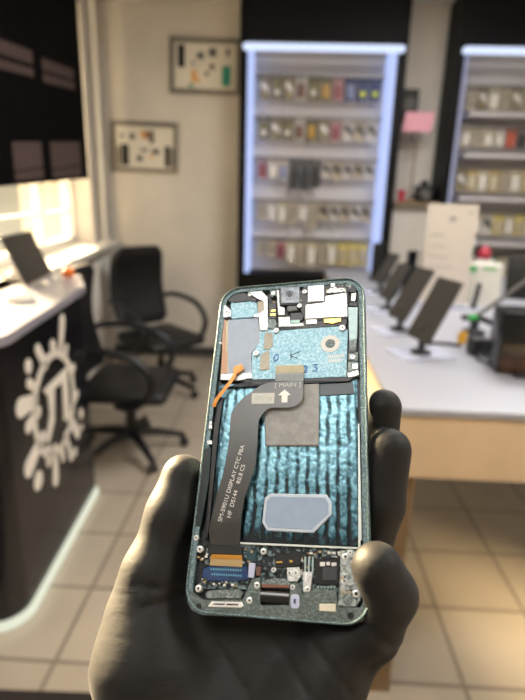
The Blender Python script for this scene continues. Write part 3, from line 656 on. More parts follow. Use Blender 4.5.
# ------------------------------------------------------------------ the opened phone
FE=[
('motherboard_plate','teal_plate',-3.4,-1.9,[(-14.26,48.87),(-13.76,41.96),(-17.12,35.88),(-16.06,22.82),(7.55,22.5),(26.74,22.5),(27.43,45.44),(23.72,48.19),(0.58,47.81)],0.15,None),
('antenna_plate','teal_plate',-3.4,-2.0,[(-29.14,55.9),(-15.48,55.87),(-16.84,65.48),(-30.34,65.18)],0.15,None),
('heat_spreader','slate',-3.4,-1.7,[(-31.62,54.3),(-30.02,37.41),(-29.05,34.66),(-27.99,26.07),(-16.26,25.97),(-17.42,36.24),(-13.69,41.85),(-14.2,48.76),(-15.34,54.95),(-30.56,55.19)],0.15,None),
('copper_strip','copper',-3.4,-1.5,[(-31.76,38.32),(-31.13,26.29),(-28.21,26.42),(-28.99,36.35),(-29.87,38.21),(-31.64,55.16),(-33.34,55.29)],0.15,None),
('edge_clip','cream',-3.4,-1.3,[(-29.79,38.11),(-28.91,36.25),(-28.14,26.33),(-27.55,26.3),(-28.31,35.32),(-29.1,38.07),(-30.3,54.74),(-31.46,54.07)],0.05,None),
('bracket','silver',-3.4,-1.1,[(-18.75,67.52),(-16.87,65.86),(-12.82,63.82),(-12.46,58.66),(-14.9,56.95),(-17.44,56.49),(-17.33,55.14),(-14.78,55.32),(-13.8,47.76),(-10.03,47.67),(-11.24,66.03),(-14.55,69.91),(-21.59,69.99)],0.15,None),
('bracket','silver',-3.4,-1.2,[(-30.85,23.13),(-23.32,22.39),(-15.65,23.17),(-16.13,26.09),(-31.18,26.16)],0.15,None),
('shield_pad','tan',-3.4,-1.5,[(-15.58,56.57),(-12.56,58.62),(-12.94,64.08),(-16.18,64.56)],0.15,None),
('shield_pad','tan',-1.9,-1.6,[(-11.56,37.9),(-8.68,37.73),(-7.16,39.59),(-7.58,46.39),(-11.34,46.66)],0.15,None),
('shield_pad','tan',-1.9,-1.6,[(-12.43,27.21),(-8.01,27.43),(-8.66,37.46),(-12.61,35.3)],0.15,None),
('screw_post','grey_metal',-3.4,-1.0,[(-9.95,66.43),(-6.77,66.33),(-7.14,69.72),(-10.34,69.83)],0.15,None),
('contact_block','black',-3.4,-1.4,[(-9.92,53.78),(-6.22,53.78),(-6.72,62.39),(-10.49,62.53)],0.15,None),
('gold_contact','gold',-1.4,-1.2,[(-9.02,57.67),(-6.82,57.67),(-6.88,58.73),(-9.08,58.72)],0.05,'contact_block'),
('gold_contact','gold',-1.4,-1.2,[(-9.22,55.5),(-6.69,55.48),(-6.76,56.62),(-9.29,56.64)],0.05,'contact_block'),
('contact_block','grey_metal',-3.4,-1.3,[(-10.23,48.72),(-6.19,47.96),(-6.18,53.43),(-10.57,53.78)],0.15,None),
('antenna_contact','silver',-3.4,-1.0,[(-5.34,55.22),(-2.03,55.24),(-2.49,59.32),(-5.1,60.13),(-5.63,69.7),(-6.95,69.83)],0.15,None),
('earpiece','black',-3.4,-1.5,[(-31.41,65.39),(-27.41,64.73),(-20.44,65.31),(-16.85,63.97),(-16.71,65.58),(-20.6,67.33),(-23.25,69.78),(-30.58,70.24),(-31.88,68.38)],0.15,None),
('side_clip','silver',-3.4,-1.0,[(-32.9,56.21),(-29.14,56.39),(-29.5,59.98),(-32.28,63.22),(-33.87,62.75)],0.15,None),
('camera_module','black',-3.4,-1.0,[(-4.88,60.69),(5.13,60.4),(4.53,71.23),(-5.6,71.82)],0.15,None),
('camera_top','lens_grey',-1.0,-0.5,[(-4.28,61.28),(4.65,61.07),(4.3,70.2),(-4.79,70.75)],0.3,'camera_module'),
('flex_fold','dark_grey',-3.4,-0.8,[(-1.34,57.48),(-0.28,56.58),(4.25,56.9),(3.77,60.11),(-0.45,60.3),(-1.44,59.69)],0.5,None),
('flex_fold','black',-3.4,-0.9,[(0.73,50.7),(5.22,50.36),(6.66,51.65),(7.07,54.16),(5.76,56.14),(0.28,56.14)],0.4,None),
('connector','mint',-3.4,-0.8,[(0.92,50.35),(5.35,50.13),(5.18,51.99),(0.84,52.05)],0.1,None),
('shield_can','silver',-3.4,-1.1,[(-4.76,49.03),(7.03,48.5),(6.97,50.29),(0.69,50.54),(0.43,54.07),(-5.16,54.4)],0.15,None),
('shield_can','silver',-3.4,-1.1,[(8.19,49.3),(13.37,49.14),(13.31,51.81),(8.1,51.94)],0.15,None),
('shield_gap','black',-3.4,-1.6,[(-10.15,48.88),(-5.01,52.21),(2.81,52.99),(3.04,47.47),(-5.57,47.44),(0.65,47.64),(26.86,47.79),(27.26,52.25),(16.65,51.45),(0.46,51.79)],0.15,None),
('camera_shield','white_metal',-3.4,-0.5,[(8.78,61.13),(16.34,61.01),(16.19,70.02),(8.5,70.21)],0.3,None),
('camera_shield','white_metal',-3.4,-0.6,[(17.15,59.88),(7.74,59.77),(7.98,52.11),(27.29,51.85),(26.86,64.63),(17.09,63.85)],0.25,None),
('shield_gap','black',-3.4,-1.2,[(6.86,70.54),(4.08,66.41),(5.2,58.65),(7.49,51.39),(27.84,51.07),(27.75,65.59),(17.72,64.16),(16.88,71.59),(7.23,72.18)],0.15,None),  # black prism stands in for the shadow around the camera shields
('gold_connector','gold',-3.4,-0.9,[(16.78,49.42),(19.15,49.42),(19.55,48.85),(21.35,48.71),(21.66,49.4),(24.46,49.55),(24.3,51.36),(16.44,51.44)],0.1,None),
('small_chip','white_metal',-3.4,-1.0,[(19.62,68.86),(21.51,68.79),(21.4,70.82),(19.5,70.89)],0.15,None),
('shield_gap','black',-3.4,-1.5,[(17.37,67.64),(26.86,66.71),(28.8,65.07),(31.32,65.01),(31.48,67.13),(28.83,69.45),(23.66,72.11),(16.8,72.46)],0.15,None),
('bracket','silver',-3.4,-1.1,[(17.56,65.48),(27.0,65.4),(26.18,67.92),(21.0,68.08),(17.29,67.04)],0.15,None),
('small_chip','grey_metal',-3.4,-0.9,[(26.44,67.83),(28.88,67.87),(28.4,69.45),(26.25,69.55)],0.15,None),
('side_clip','silver',-3.4,-0.9,[(29.07,60.03),(30.98,59.63),(31.51,64.43),(29.1,64.26)],0.15,None),
('side_contact','black',-3.4,-0.8,[(28.11,57.46),(31.81,56.97),(31.7,59.51),(27.97,58.99)],0.15,None),
('side_plate','pale_teal',-3.4,-1.1,[(28.1,39.56),(31.58,40.37),(32.08,56.74),(27.57,57.13)],0.15,None),
('side_plate','grey_metal',-3.4,-1.2,[(28.05,33.66),(31.05,34.32),(31.57,40.42),(28.09,39.61)],0.15,None),
('side_clip','grey_metal',-3.4,-0.8,[(27.78,29.8),(31.76,29.1),(31.82,33.75),(27.8,33.81)],0.15,None),
('side_contact','black',-0.8,-0.6,[(27.82,33.21),(30.8,33.2),(30.81,34.54),(27.82,34.55)],0.05,None),
('side_plate','grey_metal',-3.4,-1.25,[(26.97,23.98),(32.1,24.56),(32.02,29.3),(27.58,29.53)],0.15,None),
('side_clip','white_metal',-1.25,-0.9,[(29.37,25.58),(31.71,25.55),(31.74,28.08),(29.24,28.12)],0.15,None),
('side_clip','white_metal',-3.4,-0.8,[(27.59,21.66),(30.51,22.17),(32.12,22.74),(31.86,25.01),(27.16,23.61)],0.15,None),
('gap_shade','black',-3.4,-1.3,[(7.75,19.94),(27.53,19.95),(31.56,22.59),(27.17,21.97),(7.68,21.99),(-30.81,18.74),(-22.35,20.45),(-15.41,19.85),(-15.64,22.71),(-31.26,22.76)],0.15,None),  # black strip stands in for the shade of the recess below the motherboard
('gap_pad','grey_pad',-3.0,-2.0,[(15.32,14.14),(29.96,14.49),(29.33,19.78),(15.22,19.48)],0.15,None),
('battery_pad','graphite',-3.0,-1.5,[(-7.58,-7.96),(15.09,-8.09),(14.85,19.81),(1.07,19.4),(-9.44,12.64)],0.4,None),
('adhesive_pad','pad_border',-3.0,-1.75,[(-6.78,-39.09),(-4.54,-42.18),(13.89,-42.38),(20.84,-35.41),(20.8,-30.68),(18.82,-27.79),(-4.23,-27.75),(-6.34,-29.61)],0.3,None),
('pad_film','pad_lilac',-1.75,-1.6,[(-5.53,-38.49),(-3.96,-41.04),(13.29,-41.17),(19.68,-35.04),(19.63,-31.16),(18.11,-29.01),(-3.48,-28.98),(-5.26,-30.82)],0.1,'adhesive_pad'),
('bay_lip','bright_metal',-3.2,-0.9,[(-14.76,-47.64),(31.9,-47.61),(31.91,-46.95),(-14.82,-46.93)],0.1,None),
('bay_lip','bright_metal',-3.2,-0.5,[(30.97,-47.3),(31.8,-47.26),(31.72,-44.41),(32.3,-44.39),(32.01,0.77),(31.55,0.78)],0.1,None),
('side_channel','black',-3.4,-1.0,[(-31.21,0.99),(-30.83,-11.34),(-29.86,-37.9),(-29.86,-45.85),(-28.69,-45.81),(-28.44,-41.42),(-28.97,-9.34),(-29.07,0.95),(-28.6,14.4),(-30.36,14.45)],0.15,None),
('side_rail','dark_metal',-3.4,-0.7,[(-33.25,-26.04),(-34.04,-41.65),(-31.86,-41.58),(-30.75,-23.15),(-31.49,-8.4),(-33.26,-9.4)],0.15,None),
('side_slot','black',-3.4,-0.65,[(-34.69,-25.12),(-35.13,-40.8),(-34.41,-41.67),(-33.26,-39.85),(-33.12,-21.27),(-32.84,-9.22),(-34.3,-9.41)],0.15,None),
('side_clip','silver',-3.4,-0.5,[(-33.39,-0.82),(-32.13,-0.63),(-32.36,3.16),(-33.63,2.97)],0.15,None),
('side_clip','silver',-3.4,-0.5,[(-33.38,-7.84),(-31.11,-7.45),(-31.54,-5.61),(-33.61,-6.0)],0.15,None),
('lower_board','dark_board',-3.4,-2.2,[(-28.75,-64.31),(31.97,-61.98),(31.78,-47.61),(-14.84,-47.63),(-29.2,-47.92)],0.1,None),
('bottom_plate','bottom_metal',-3.0,-0.55,[(-33.84,-69.49),(-31.78,-71.96),(-27.74,-73.36),(-4.78,-72.76),(2.71,-72.72),(27.95,-71.94),(31.24,-71.28),(34.06,-67.53),(33.74,-60.24),(31.96,-66.95),(23.55,-67.51),(23.26,-63.66),(22.7,-61.64),(15.36,-61.82),(13.91,-62.79),(10.2,-63.52),(12.67,-65.25),(10.53,-64.21),(9.32,-60.22),(5.89,-60.42),(5.91,-67.93),(-5.14,-68.66),(-5.63,-60.33),(-5.78,-59.14),(-8.72,-59.76),(-10.6,-64.13),(-11.82,-67.18),(-27.62,-68.31),(-31.81,-66.06),(-34.28,-64.21)],0.1,None),
('speaker_recess','grey_metal',-0.55,-0.4,[(-26.1,-67.69),(-12.71,-66.72),(-11.98,-64.87),(-13.59,-63.66),(-24.92,-64.66),(-26.72,-65.76)],0.1,'bottom_plate'),
('speaker_grille','white_metal',-0.55,-0.1,[(-25.15,-70.11),(-24.88,-70.47),(-12.19,-69.89),(-11.43,-69.27),(-11.99,-67.97),(-23.9,-68.47)],0.15,'bottom_plate'),
('grille_slot','dark_metal',-0.2,-0.05,[(-23.29,-69.6),(-18.77,-69.43),(-18.38,-68.89),(-22.74,-69.11)],0.0,'bottom_plate'),
('grille_slot','dark_metal',-0.2,-0.05,[(-18.17,-69.46),(-13.42,-69.21),(-13.17,-68.68),(-17.63,-68.84)],0.0,'bottom_plate'),
('display_connector','blue_board',-3.4,-1.4,[(-29.37,-60.16),(-26.44,-61.56),(-16.43,-61.0),(-10.42,-60.27),(-11.58,-55.5),(-27.08,-56.27),(-29.21,-57.07)],0.2,None),
('flex_tail','black',-3.4,-1.3,[(-27.03,-51.74),(-13.83,-51.5),(-14.45,-48.88),(-27.86,-48.22)],0.15,None),
('gold_tail','gold_dark',-3.4,-1.2,[(-26.31,-53.47),(-13.64,-53.29),(-13.79,-51.58),(-26.35,-51.79)],0.1,None),
('stiffener','tan_gold',-3.4,-1.1,[(-26.61,-55.99),(-13.37,-55.95),(-13.61,-53.3),(-26.51,-53.49)],0.1,None),
('coax_clip','lilac',-3.4,-1.0,[(-10.67,-59.51),(-8.41,-59.52),(-8.14,-54.34),(-10.67,-54.13)],0.2,None),
('small_chip','rust',-3.4,-1.3,[(-7.66,-58.66),(-6.02,-58.57),(-5.88,-55.36),(-7.61,-55.44)],0.15,None),
('board_cover','teal_dark',-3.4,-1.6,[(-11.62,-53.98),(-7.6,-53.59),(-8.3,-49.35),(-12.5,-50.02)],0.15,None),
('usb_bracket','grey_metal',-3.4,-0.9,[(-5.13,-61.61),(5.8,-61.28),(5.74,-60.02),(3.24,-58.89),(-2.78,-59.61),(-5.45,-61.04)],0.15,None),
('copper_shield','copper_dark',-3.4,-0.8,[(-5.09,-62.64),(5.59,-62.16),(5.54,-61.2),(-5.12,-61.42)],0.1,None),
('mic_block','black',-3.4,-1.2,[(-0.34,-55.29),(4.34,-54.96),(9.62,-54.29),(9.35,-49.69),(-0.64,-50.34)],0.15,None),
('gold_contact','gold',-1.2,-1.0,[(0.07,-53.93),(2.5,-53.66),(2.36,-53.06),(-0.13,-53.28)],0.05,'mic_block'),
('gold_contact','gold',-1.2,-1.0,[(5.14,-53.33),(6.35,-53.38),(6.64,-52.56),(5.1,-52.53)],0.05,'mic_block'),
('bracket','silver',-3.4,-0.9,[(4.82,-59.97),(8.16,-59.88),(9.61,-58.35),(8.94,-54.85),(4.26,-55.18)],0.15,None),
('bracket','silver',-3.4,-0.8,[(10.88,-63.56),(13.41,-63.31),(14.22,-56.16),(10.31,-56.26)],0.15,None),
('white_clip','white_metal',-0.8,-0.6,[(11.32,-59.63),(11.96,-59.59),(12.13,-56.67),(11.33,-56.72)],0.05,None),
('water_sticker','lilac',-0.55,-0.4,[(6.49,-68.22),(7.15,-68.88),(9.04,-68.75),(9.64,-68.01),(9.52,-64.75),(8.86,-64.08),(6.94,-64.2),(6.34,-64.94)],0.1,None),
('sticker_dot','navy',-0.4,-0.32,[(7.52,-67.27),(8.36,-67.22),(8.3,-65.63),(7.45,-65.68)],0.02,'water_sticker'),
('chip_well','black',-3.4,-1.5,[(15.17,-60.51),(23.95,-59.82),(23.78,-50.98),(14.96,-51.52)],0.15,None),
('charging_chip','chip_grey',-1.5,-1.1,[(17.87,-58.85),(23.16,-58.55),(23.14,-54.19),(17.8,-54.58)],0.1,'chip_well'),
('chip_label','white_metal',-1.5,-1.25,[(16.77,-54.1),(18.62,-54.01),(18.59,-52.57),(16.74,-52.65)],0.05,'chip_well'),
('chip_label','white_metal',-1.5,-1.25,[(19.18,-53.72),(20.45,-53.66),(20.44,-52.48),(19.16,-52.54)],0.05,'chip_well'),
('chip_label','white_metal',-1.5,-1.25,[(21.01,-53.89),(22.84,-53.67),(22.83,-52.49),(21.0,-52.71)],0.05,'chip_well'),
('board_rib','pale_teal',-3.4,-1.5,[(10.81,-57.33),(11.45,-57.3),(11.4,-51.02),(10.74,-51.05)],0.05,None),
('board_rib','pale_teal',-3.4,-1.5,[(12.24,-57.26),(12.88,-57.22),(12.85,-50.95),(12.2,-50.98)],0.05,None),
('board_rib','pale_teal',-3.4,-1.5,[(13.67,-57.18),(14.31,-57.15),(14.29,-50.89),(13.64,-50.92)],0.05,None),
('solder_pad','pale_teal',-3.4,-1.5,[(15.9,-61.62),(16.53,-61.58),(16.51,-60.82),(15.88,-60.86)],0.05,None),
('solder_pad','pale_teal',-3.4,-1.5,[(17.09,-61.55),(17.72,-61.51),(17.7,-60.75),(17.07,-60.79)],0.05,None),
('solder_pad','pale_teal',-3.4,-1.5,[(18.27,-61.48),(18.9,-61.44),(18.89,-60.68),(18.26,-60.72)],0.05,None),
('solder_pad','pale_teal',-3.4,-1.5,[(19.46,-61.41),(20.08,-61.37),(20.07,-60.61),(19.45,-60.65)],0.05,None),
('solder_pad','pale_teal',-3.4,-1.5,[(20.64,-61.34),(21.26,-61.3),(21.25,-60.54),(20.63,-60.58)],0.05,None),
('solder_pad','pale_teal',-3.4,-1.5,[(21.81,-61.27),(22.43,-61.23),(22.43,-60.48),(21.81,-60.51)],0.05,None),
('white_label','sticker',-0.55,-0.2,[(16.95,-68.93),(22.79,-68.89),(22.77,-66.34),(16.91,-66.73)],0.1,None),
('side_bracket','brushed',-3.4,-0.7,[(24.45,-54.41),(24.05,-60.17),(23.53,-67.14),(29.96,-66.71),(31.32,-64.68),(32.06,-60.33),(32.21,-50.79),(30.16,-49.58),(28.79,-47.67),(24.29,-48.39)],0.15,None),
('bracket_hole','black',-0.7,-0.62,[(28.93,-63.61),(30.0,-64.65),(31.08,-63.6),(30.83,-61.96),(29.02,-61.76)],0.02,'side_bracket'),
('flex_connector','tan_pad',-1.9,-0.9,[(-4.84,25.3),(8.16,24.96),(7.74,28.69),(-4.81,28.99)],0.15,None),
]
SCREWS= [(-20.23,68.46,1.0,-0.8,-3.4,'silver'),(-12.27,50.91,0.9,-0.8,-3.4,'silver'),(-31.3,59.52,1.0,-0.7,-3.4,'silver'),(-5.78,47.2,1.1,-0.8,-3.4,'silver'),(-14.74,35.82,1.2,-0.8,-3.4,'silver'),(-32.73,42.04,0.5,-0.6,-3.4,'silver'),(-8.54,68.04,0.8,-0.8,-3.4,'silver'),(7.12,67.07,0.9,-0.4,-3.4,'silver'),(4.91,59.42,0.9,-0.4,-3.4,'silver'),(19.14,66.39,0.9,-0.7,-3.4,'silver'),(24.62,66.52,1.1,-0.7,-3.4,'silver'),(25.0,46.39,1.3,-0.9,-3.4,'silver'),(29.53,31.31,0.9,-0.5,-3.4,'silver'),(-33.42,-46.03,0.9,-0.4,-3.4,'silver'),(-31.23,-50.25,1.1,-0.4,-3.4,'silver'),(-29.97,-64.43,1.1,-0.3,-3.4,'silver'),(-5.22,-50.0,1.0,-0.8,-3.4,'silver'),(-6.76,-61.96,1.0,-0.3,-3.4,'silver'),(-9.3,-67.28,1.0,-0.3,-3.4,'silver'),(-0.83,-56.34,0.8,-0.8,-3.4,'silver'),(7.84,-57.0,0.9,-0.6,-3.4,'silver'),(5.4,-57.12,0.8,-0.6,-3.4,'silver'),(6.86,-61.82,0.8,-0.3,-3.4,'silver'),(12.46,-62.19,0.8,-0.6,-3.4,'silver'),(26.21,-50.44,1.0,-0.5,-3.4,'silver'),(25.85,-58.69,1.0,-0.5,-3.4,'silver'),(30.03,-62.63,1.1,-0.45,-3.4,'silver'),(30.43,-57.3,0.9,-0.5,-3.4,'silver'),(27.96,-48.91,0.7,-0.5,-3.4,'silver')]
FLEX= [(8.13,20.95),(8.39,13.44),(7.93,11.49),(6.49,9.7),(4.78,8.66),(3.05,8.09),(-5.81,8.32),(-7.53,7.14),(-9.2,5.35),(-10.34,2.95),(-10.73,1.76),(-10.54,0.39),(-10.37,-8.66),(-10.28,-16.43),(-12.21,-23.06),(-14.02,-30.44),(-14.91,-36.72),(-14.9,-48.88),(-27.26,-48.54),(-28.22,-43.29),(-27.39,-37.96),(-25.97,-28.83),(-24.29,-21.3),(-23.28,-11.58),(-22.96,-3.53),(-23.37,1.63),(-23.37,5.84),(-21.26,10.27),(-18.85,13.01),(-16.38,15.11),(-11.39,19.04),(-8.4,20.21),(-4.46,20.7)]
MM= {'main':[(-2.18,17.87),(4.69,17.93),(-2.31,20.23)],'arrow':[(-0.02,16.71),(3.09,13.86),(1.49,13.91),(1.65,10.45),(-0.95,10.52),(-1.13,14.0),(-2.69,14.05)],'box':[(-14.82,15.46),(-4.32,15.23),(-4.25,10.12),(-14.52,10.22)],'t1':[(-22.97,-39.77),(-15.79,-8.57)],'t2':[(-19.28,-38.12),(-14.82,-16.93)],'stif':[(-4.81,25.09),(8.05,24.7),(8.18,20.86),(-4.56,21.0)],'ring':(19.51,38.96),'ring_r':[(23.59,38.71),(21.82,38.82)],'tx1':[(18.28,32.6),(26.17,32.59)],'tx2':[(19.07,30.45),(25.87,30.51)],'zero':(-5.23,33.28),'kk':(2.42,78.05),'k2':[(1.5,36.57),(1.93,32.21),(5.9,35.88),(1.22,33.97),(4.85,32.48)],'n2':(8.71,26.94),'n3':(12.78,27.41),'orange':[(-21.69,29.22),(-23.3,25.77),(-24.83,21.86),(-27.74,17.55),(-31.04,12.82),(-32.09,9.51)],'head':[(-24.56,28.85),(-20.82,30.18),(-19.63,27.6),(-22.29,25.22),(-24.79,26.34)],'hole1':(-28.89,-70.61),'hole2':(28.02,-69.73),'usb':[(-5.3,-62.8),(5.59,-62.16),(5.75,-67.8),(-5.15,-68.65)],'emboss':(26.97,-64.65),'pins':[(-25.78,-57.24),(-13.74,-57.1),(-25.17,-59.05),(-13.57,-58.97)],'bay':[(-31.8,21.12),(31.14,22.91),(31.79,-46.27),(-30.23,-46.54)],'bl':[(-33.69,-22.51),(-32.38,-46.62)]}

RW = Matrix(((0.9713, 0.01717, -0.23722), (-0.1851, 0.68091, -0.70859), (0.14936, 0.73216, 0.66455)))
PH = Matrix.Translation((0.00167, 0.20208, 1.40648)) @ RW.to_4x4() @ Matrix.Scale(.001, 4)
PHN = Matrix.Translation((0.00167, 0.20208, 1.40648)) @ RW.to_4x4()
S_ = Matrix.Scale(.001, 4)
ph = empty('smartphone', mw=PHN)
tag(ph, 'dismantled smartphone held in the glove, its screen removed and inside showing', 'smartphone')
def mm(name, bm, m, parent=None, smooth=False):
    bmesh.ops.transform(bm, matrix=S_, verts=bm.verts)
    return obj(name, bm, m, parent or ph, smooth)
def rrect(w, h, r, n=8):
    out = []
    for cx, cy, a in ((w/2-r, h/2-r, 0), (-w/2+r, h/2-r, PI/2), (-w/2+r, -h/2+r, PI), (w/2-r, -h/2+r, 1.5*PI)):
        for k in range(n+1):
            t = a+PI/2*k/n; out.append((cx+r*math.cos(t), cy+r*math.sin(t)))
    return out
W_, H_ = 70.6, 146.0
prof = [(2.9, -3.4, 7.2), (2.7, -1.1, 7.4), (1.0, -.85, 9), (.95, -.35, 9), (.75, -.1, 9.2), (.45, 0, 9.4), (.12, -.35, 9.8), (0, -1.2, 10), (0, -5.9, 10), (.6, -7.2, 9.4), (1.6, -7.6, 8.5)]
bm = bmesh.new(); rings = []
for off, z, r in prof:
    rings.append([bm.verts.new((x, y, z)) for x, y in rrect(W_-2*off, H_-2*off, r)])
N = len(rings[0])
for A, B in zip(rings, rings[1:]):
    for k in range(N): bm.faces.new((A[k], A[(k+1) % N], B[(k+1) % N], B[k]))
mm('frame', bm, 'frame_metal', smooth=35)
mm('back_cover', pr(rrect(W_-5, H_-5, 8), -7.6, -3.4), 'tub')
parts = {}
for name, m, z0, z1, pts, bev, par in FE:
    bm = pr(pts, z0, z1, bev=bev)
    parts[name] = mm(name, bm, m, parts.get(par) if par else None)
# battery bay, ridges of adhesive residue
bay = MM['bay']
nx, ny = 150, 150
bm = bmesh.new(); lay = bm.verts.layers.float.new('ridge'); g = []
rng = np.random.RandomState(3)
def vnoise(sx, sy, seed):
    r = np.random.RandomState(seed); gx, gy = int(sx)+2, int(sy)+2; G = r.rand(gy, gx)
    X = np.linspace(0, sx, nx+1); Y = np.linspace(0, sy, ny+1); xi = X.astype(int); yi = Y.astype(int); fx = X-xi; fy = Y-yi
    fx = fx*fx*(3-2*fx); fy = fy*fy*(3-2*fy)
    a = G[np.ix_(yi, xi)]; b2 = G[np.ix_(yi, xi+1)]; c2 = G[np.ix_(yi+1, xi)]; d2 = G[np.ix_(yi+1, xi+1)]
    return (a*(1-fx)+b2*fx)*(1-fy)[:, None]+(c2*(1-fx)+d2*fx)*fy[:, None]
blot = vnoise(40, 45, 1)*.5+vnoise(80, 90, 2)*.5; edge = vnoise(60, 26, 3); wob = vnoise(10, 14, 5)
big = vnoise(9, 7, 9)
for j in range(ny+1):
    row = []
    for i in range(nx+1):
        u, v = i/nx, j/ny
        x = (bay[0][0]*(1-u)+bay[1][0]*u)*(1-v)+(bay[3][0]*(1-u)+bay[2][0]*u)*v
        y = (bay[0][1]*(1-u)+bay[1][1]*u)*(1-v)+(bay[3][1]*(1-u)+bay[2][1]*u)*v
        ph_ = (x+.35*(wob[j, i]-.5)*3)/4.25
        rid = .5+.5*math.cos(2*PI*ph_)
        rid = min(1, max(0, rid*2.3))**.8
        low = max(0, min(1, (v-.55)/.4))       # darker and patchier towards the bottom of the bay
        gap = (1-rid)*max(0, min(1, (edge[j, i]*.6+big[j, i]*.6-.2)*1.5+.9*low))
        val = .80-.62*gap+(blot[j, i]-.5)*.62+(big[j, i]-.5)*.25
        val -= low*(.34+.55*(big[j, i]-.4))
        if v > .93: val -= .3*(v-.93)/.07
        if u < .05 or u > .985: val *= .6
        val = max(0, min(1, val))
        vv = bm.verts.new((x, y, -2.9+.4*val)); vv[lay] = val; row.append(vv)
    g.append(row)
for j in range(ny):
    for i in range(nx): bm.faces.new((g[j][i], g[j+1][i], g[j+1][i+1], g[j][i+1]))
mm('battery_bay', bm, 'adhesive_ridges', smooth=True)
# screws
for x, y, r, z, base, m in SCREWS:
    r *= 1.18
    bm = bmesh.new(); lathe(bm, [(r, base), (r, z-.12), (r*.85, z), (r*.52, z), (r*.45, z-.22), (0, z-.22)], 14, c=(x, y, 0))
    s = mm('screw', bm, 'screw_metal', smooth=35)
    bm = bmesh.new(); prism(bm, [(x+r*(.42 if k % 2 else .26)*math.cos(PI*k/6), y+r*(.42 if k % 2 else .26)*math.sin(PI*k/6)) for k in range(12)], z-.22, z-.15)
    mm('screw_socket', bm, 'screw_dark', s)
# tiny board components
comp = {'white_metal': bmesh.new(), 'black': bmesh.new(), 'grey_metal': bmesh.new(), 'tan_gold': bmesh.new()}
spots = [(-32, -8, -49, -55, 60, -1.9), (8, 14, -49, -60, 30, -1.9), (-30, -15, -60.5, -63, 26, -1.9), (-10, 8, 62, 68, 24, -1.4), (10, 30, 67, 69.5, 24, -1.1), (24, 31, -48, -64, 14, -.65), (14, 24, -47, -52, 24, -1.8)]
for x0, x1, y0, y1, n_, z in spots:
    for k in range(n_):
        x = random.uniform(x0, x1); y = random.uniform(min(y0, y1), max(y0, y1)); a = random.uniform(.25, .7); b2 = random.uniform(.2, .45)
        box(comp[random.choice(list(comp))], x-a, x+a, y-b2, y+b2, z-.6, z+random.uniform(.05, .35))
for k in comp: mm('chip_components', comp[k], k)['kind'] = 'stuff'
# camera lens
c0 = [p for n_, _, _, _, p, _, _ in FE if n_ == 'camera_top'][0]; cx = sum(p[0] for p in c0)/4; cy_ = sum(p[1] for p in c0)/4
bm = bmesh.new(); lathe(bm, [(2.4, -.5), (2.4, -.3), (1.9, -.25), (1.6, -.45), (0, -.4)], 24, c=(cx, cy_, 0)); mm('lens_ring', bm, 'lens_grey', parts['camera_module'], 35)
bm = bmesh.new(); lathe(bm, [(1.1, -.4), (.9, -.3), (0, -.22)], 20, c=(cx, cy_, 0)); mm('lens', bm, 'usb_black', parts['camera_module'], 35)
# round sensor ring with mesh
rx_, ry_ = MM['ring']; R1 = 4.3; R2 = 2.3
bm = bmesh.new(); lathe(bm, [(R1, -2.0), (R1, -1.75), (R2, -1.75), (R2, -2.0)], 32, c=(rx_, ry_, 0)); mm('sensor_ring', bm, 'print_white', smooth=35)
bm = bmesh.new(); lathe(bm, [(R2, -1.98), (R2, -1.86), (0, -1.86)], 24, c=(rx_, ry_, 0)); so = mm('sensor_mesh', bm, 'grey_metal')
bm = bmesh.new()
for k in range(-2, 3): box(bm, rx_-(R2**2-(k*.75)**2)**.5*.9, rx_+(R2**2-(k*.75)**2)**.5*.9, ry_+k*.75-.14, ry_+k*.75+.14, -1.88, -1.8)
mm('mesh_bars', bm, 'dark_metal', so)
# illegible two line print and marker writing
bm = bmesh.new()
for (a, b2) in (MM['tx1'], MM['tx2']):
    n_ = 8; dx = (b2[0]-a[0])/n_
    for k in range(n_):
        if random.random() < .9: box(bm, a[0]+dx*k, a[0]+dx*(k+.68), a[1]-.75, a[1]+.75, -1.92, -1.86)
mm('faint_print', bm, 'print_white', parts['motherboard_plate'])
def stroke(bm, pts, w, z, closed=False): tube(bm, [(x, y, z) for x, y in pts], w, 6, closed)
bm = bmesh.new(); zx, zy = MM['zero']
stroke(bm, [(zx+1.0*math.cos(t)+.25*math.sin(t), zy+1.7*math.sin(t)) for t in [2*PI*k/14 for k in range(14)]], .26, -1.85, True)
x2, y2 = MM['n2']; stroke(bm, [(x2-.9, y2+1.1), (x2-.1, y2+1.7), (x2+.6, y2+1.0), (x2+.1, y2-.4), (x2-.8, y2-1.6), (x2+.9, y2-1.5)], .26, -1.85)
x3, y3 = MM['n3']; stroke(bm, [(x3-.9, y3+1.5), (x3+.9, y3+1.6), (x3-.1, y3+.3), (x3+1.0, y3-.5), (x3+.4, y3-1.6), (x3-1.0, y3-1.5)], .26, -1.85)
mm('marker_writing', bm, 'ink_blue', parts['motherboard_plate'], 60)
bm = bmesh.new(); kx = MM['k2']; stroke(bm, [kx[0], kx[1]], .2, -1.85); stroke(bm, [kx[2], kx[3], kx[4]], .2, -1.85)
mm('marker_writing', bm, 'ink_grey', parts['motherboard_plate'], 60)
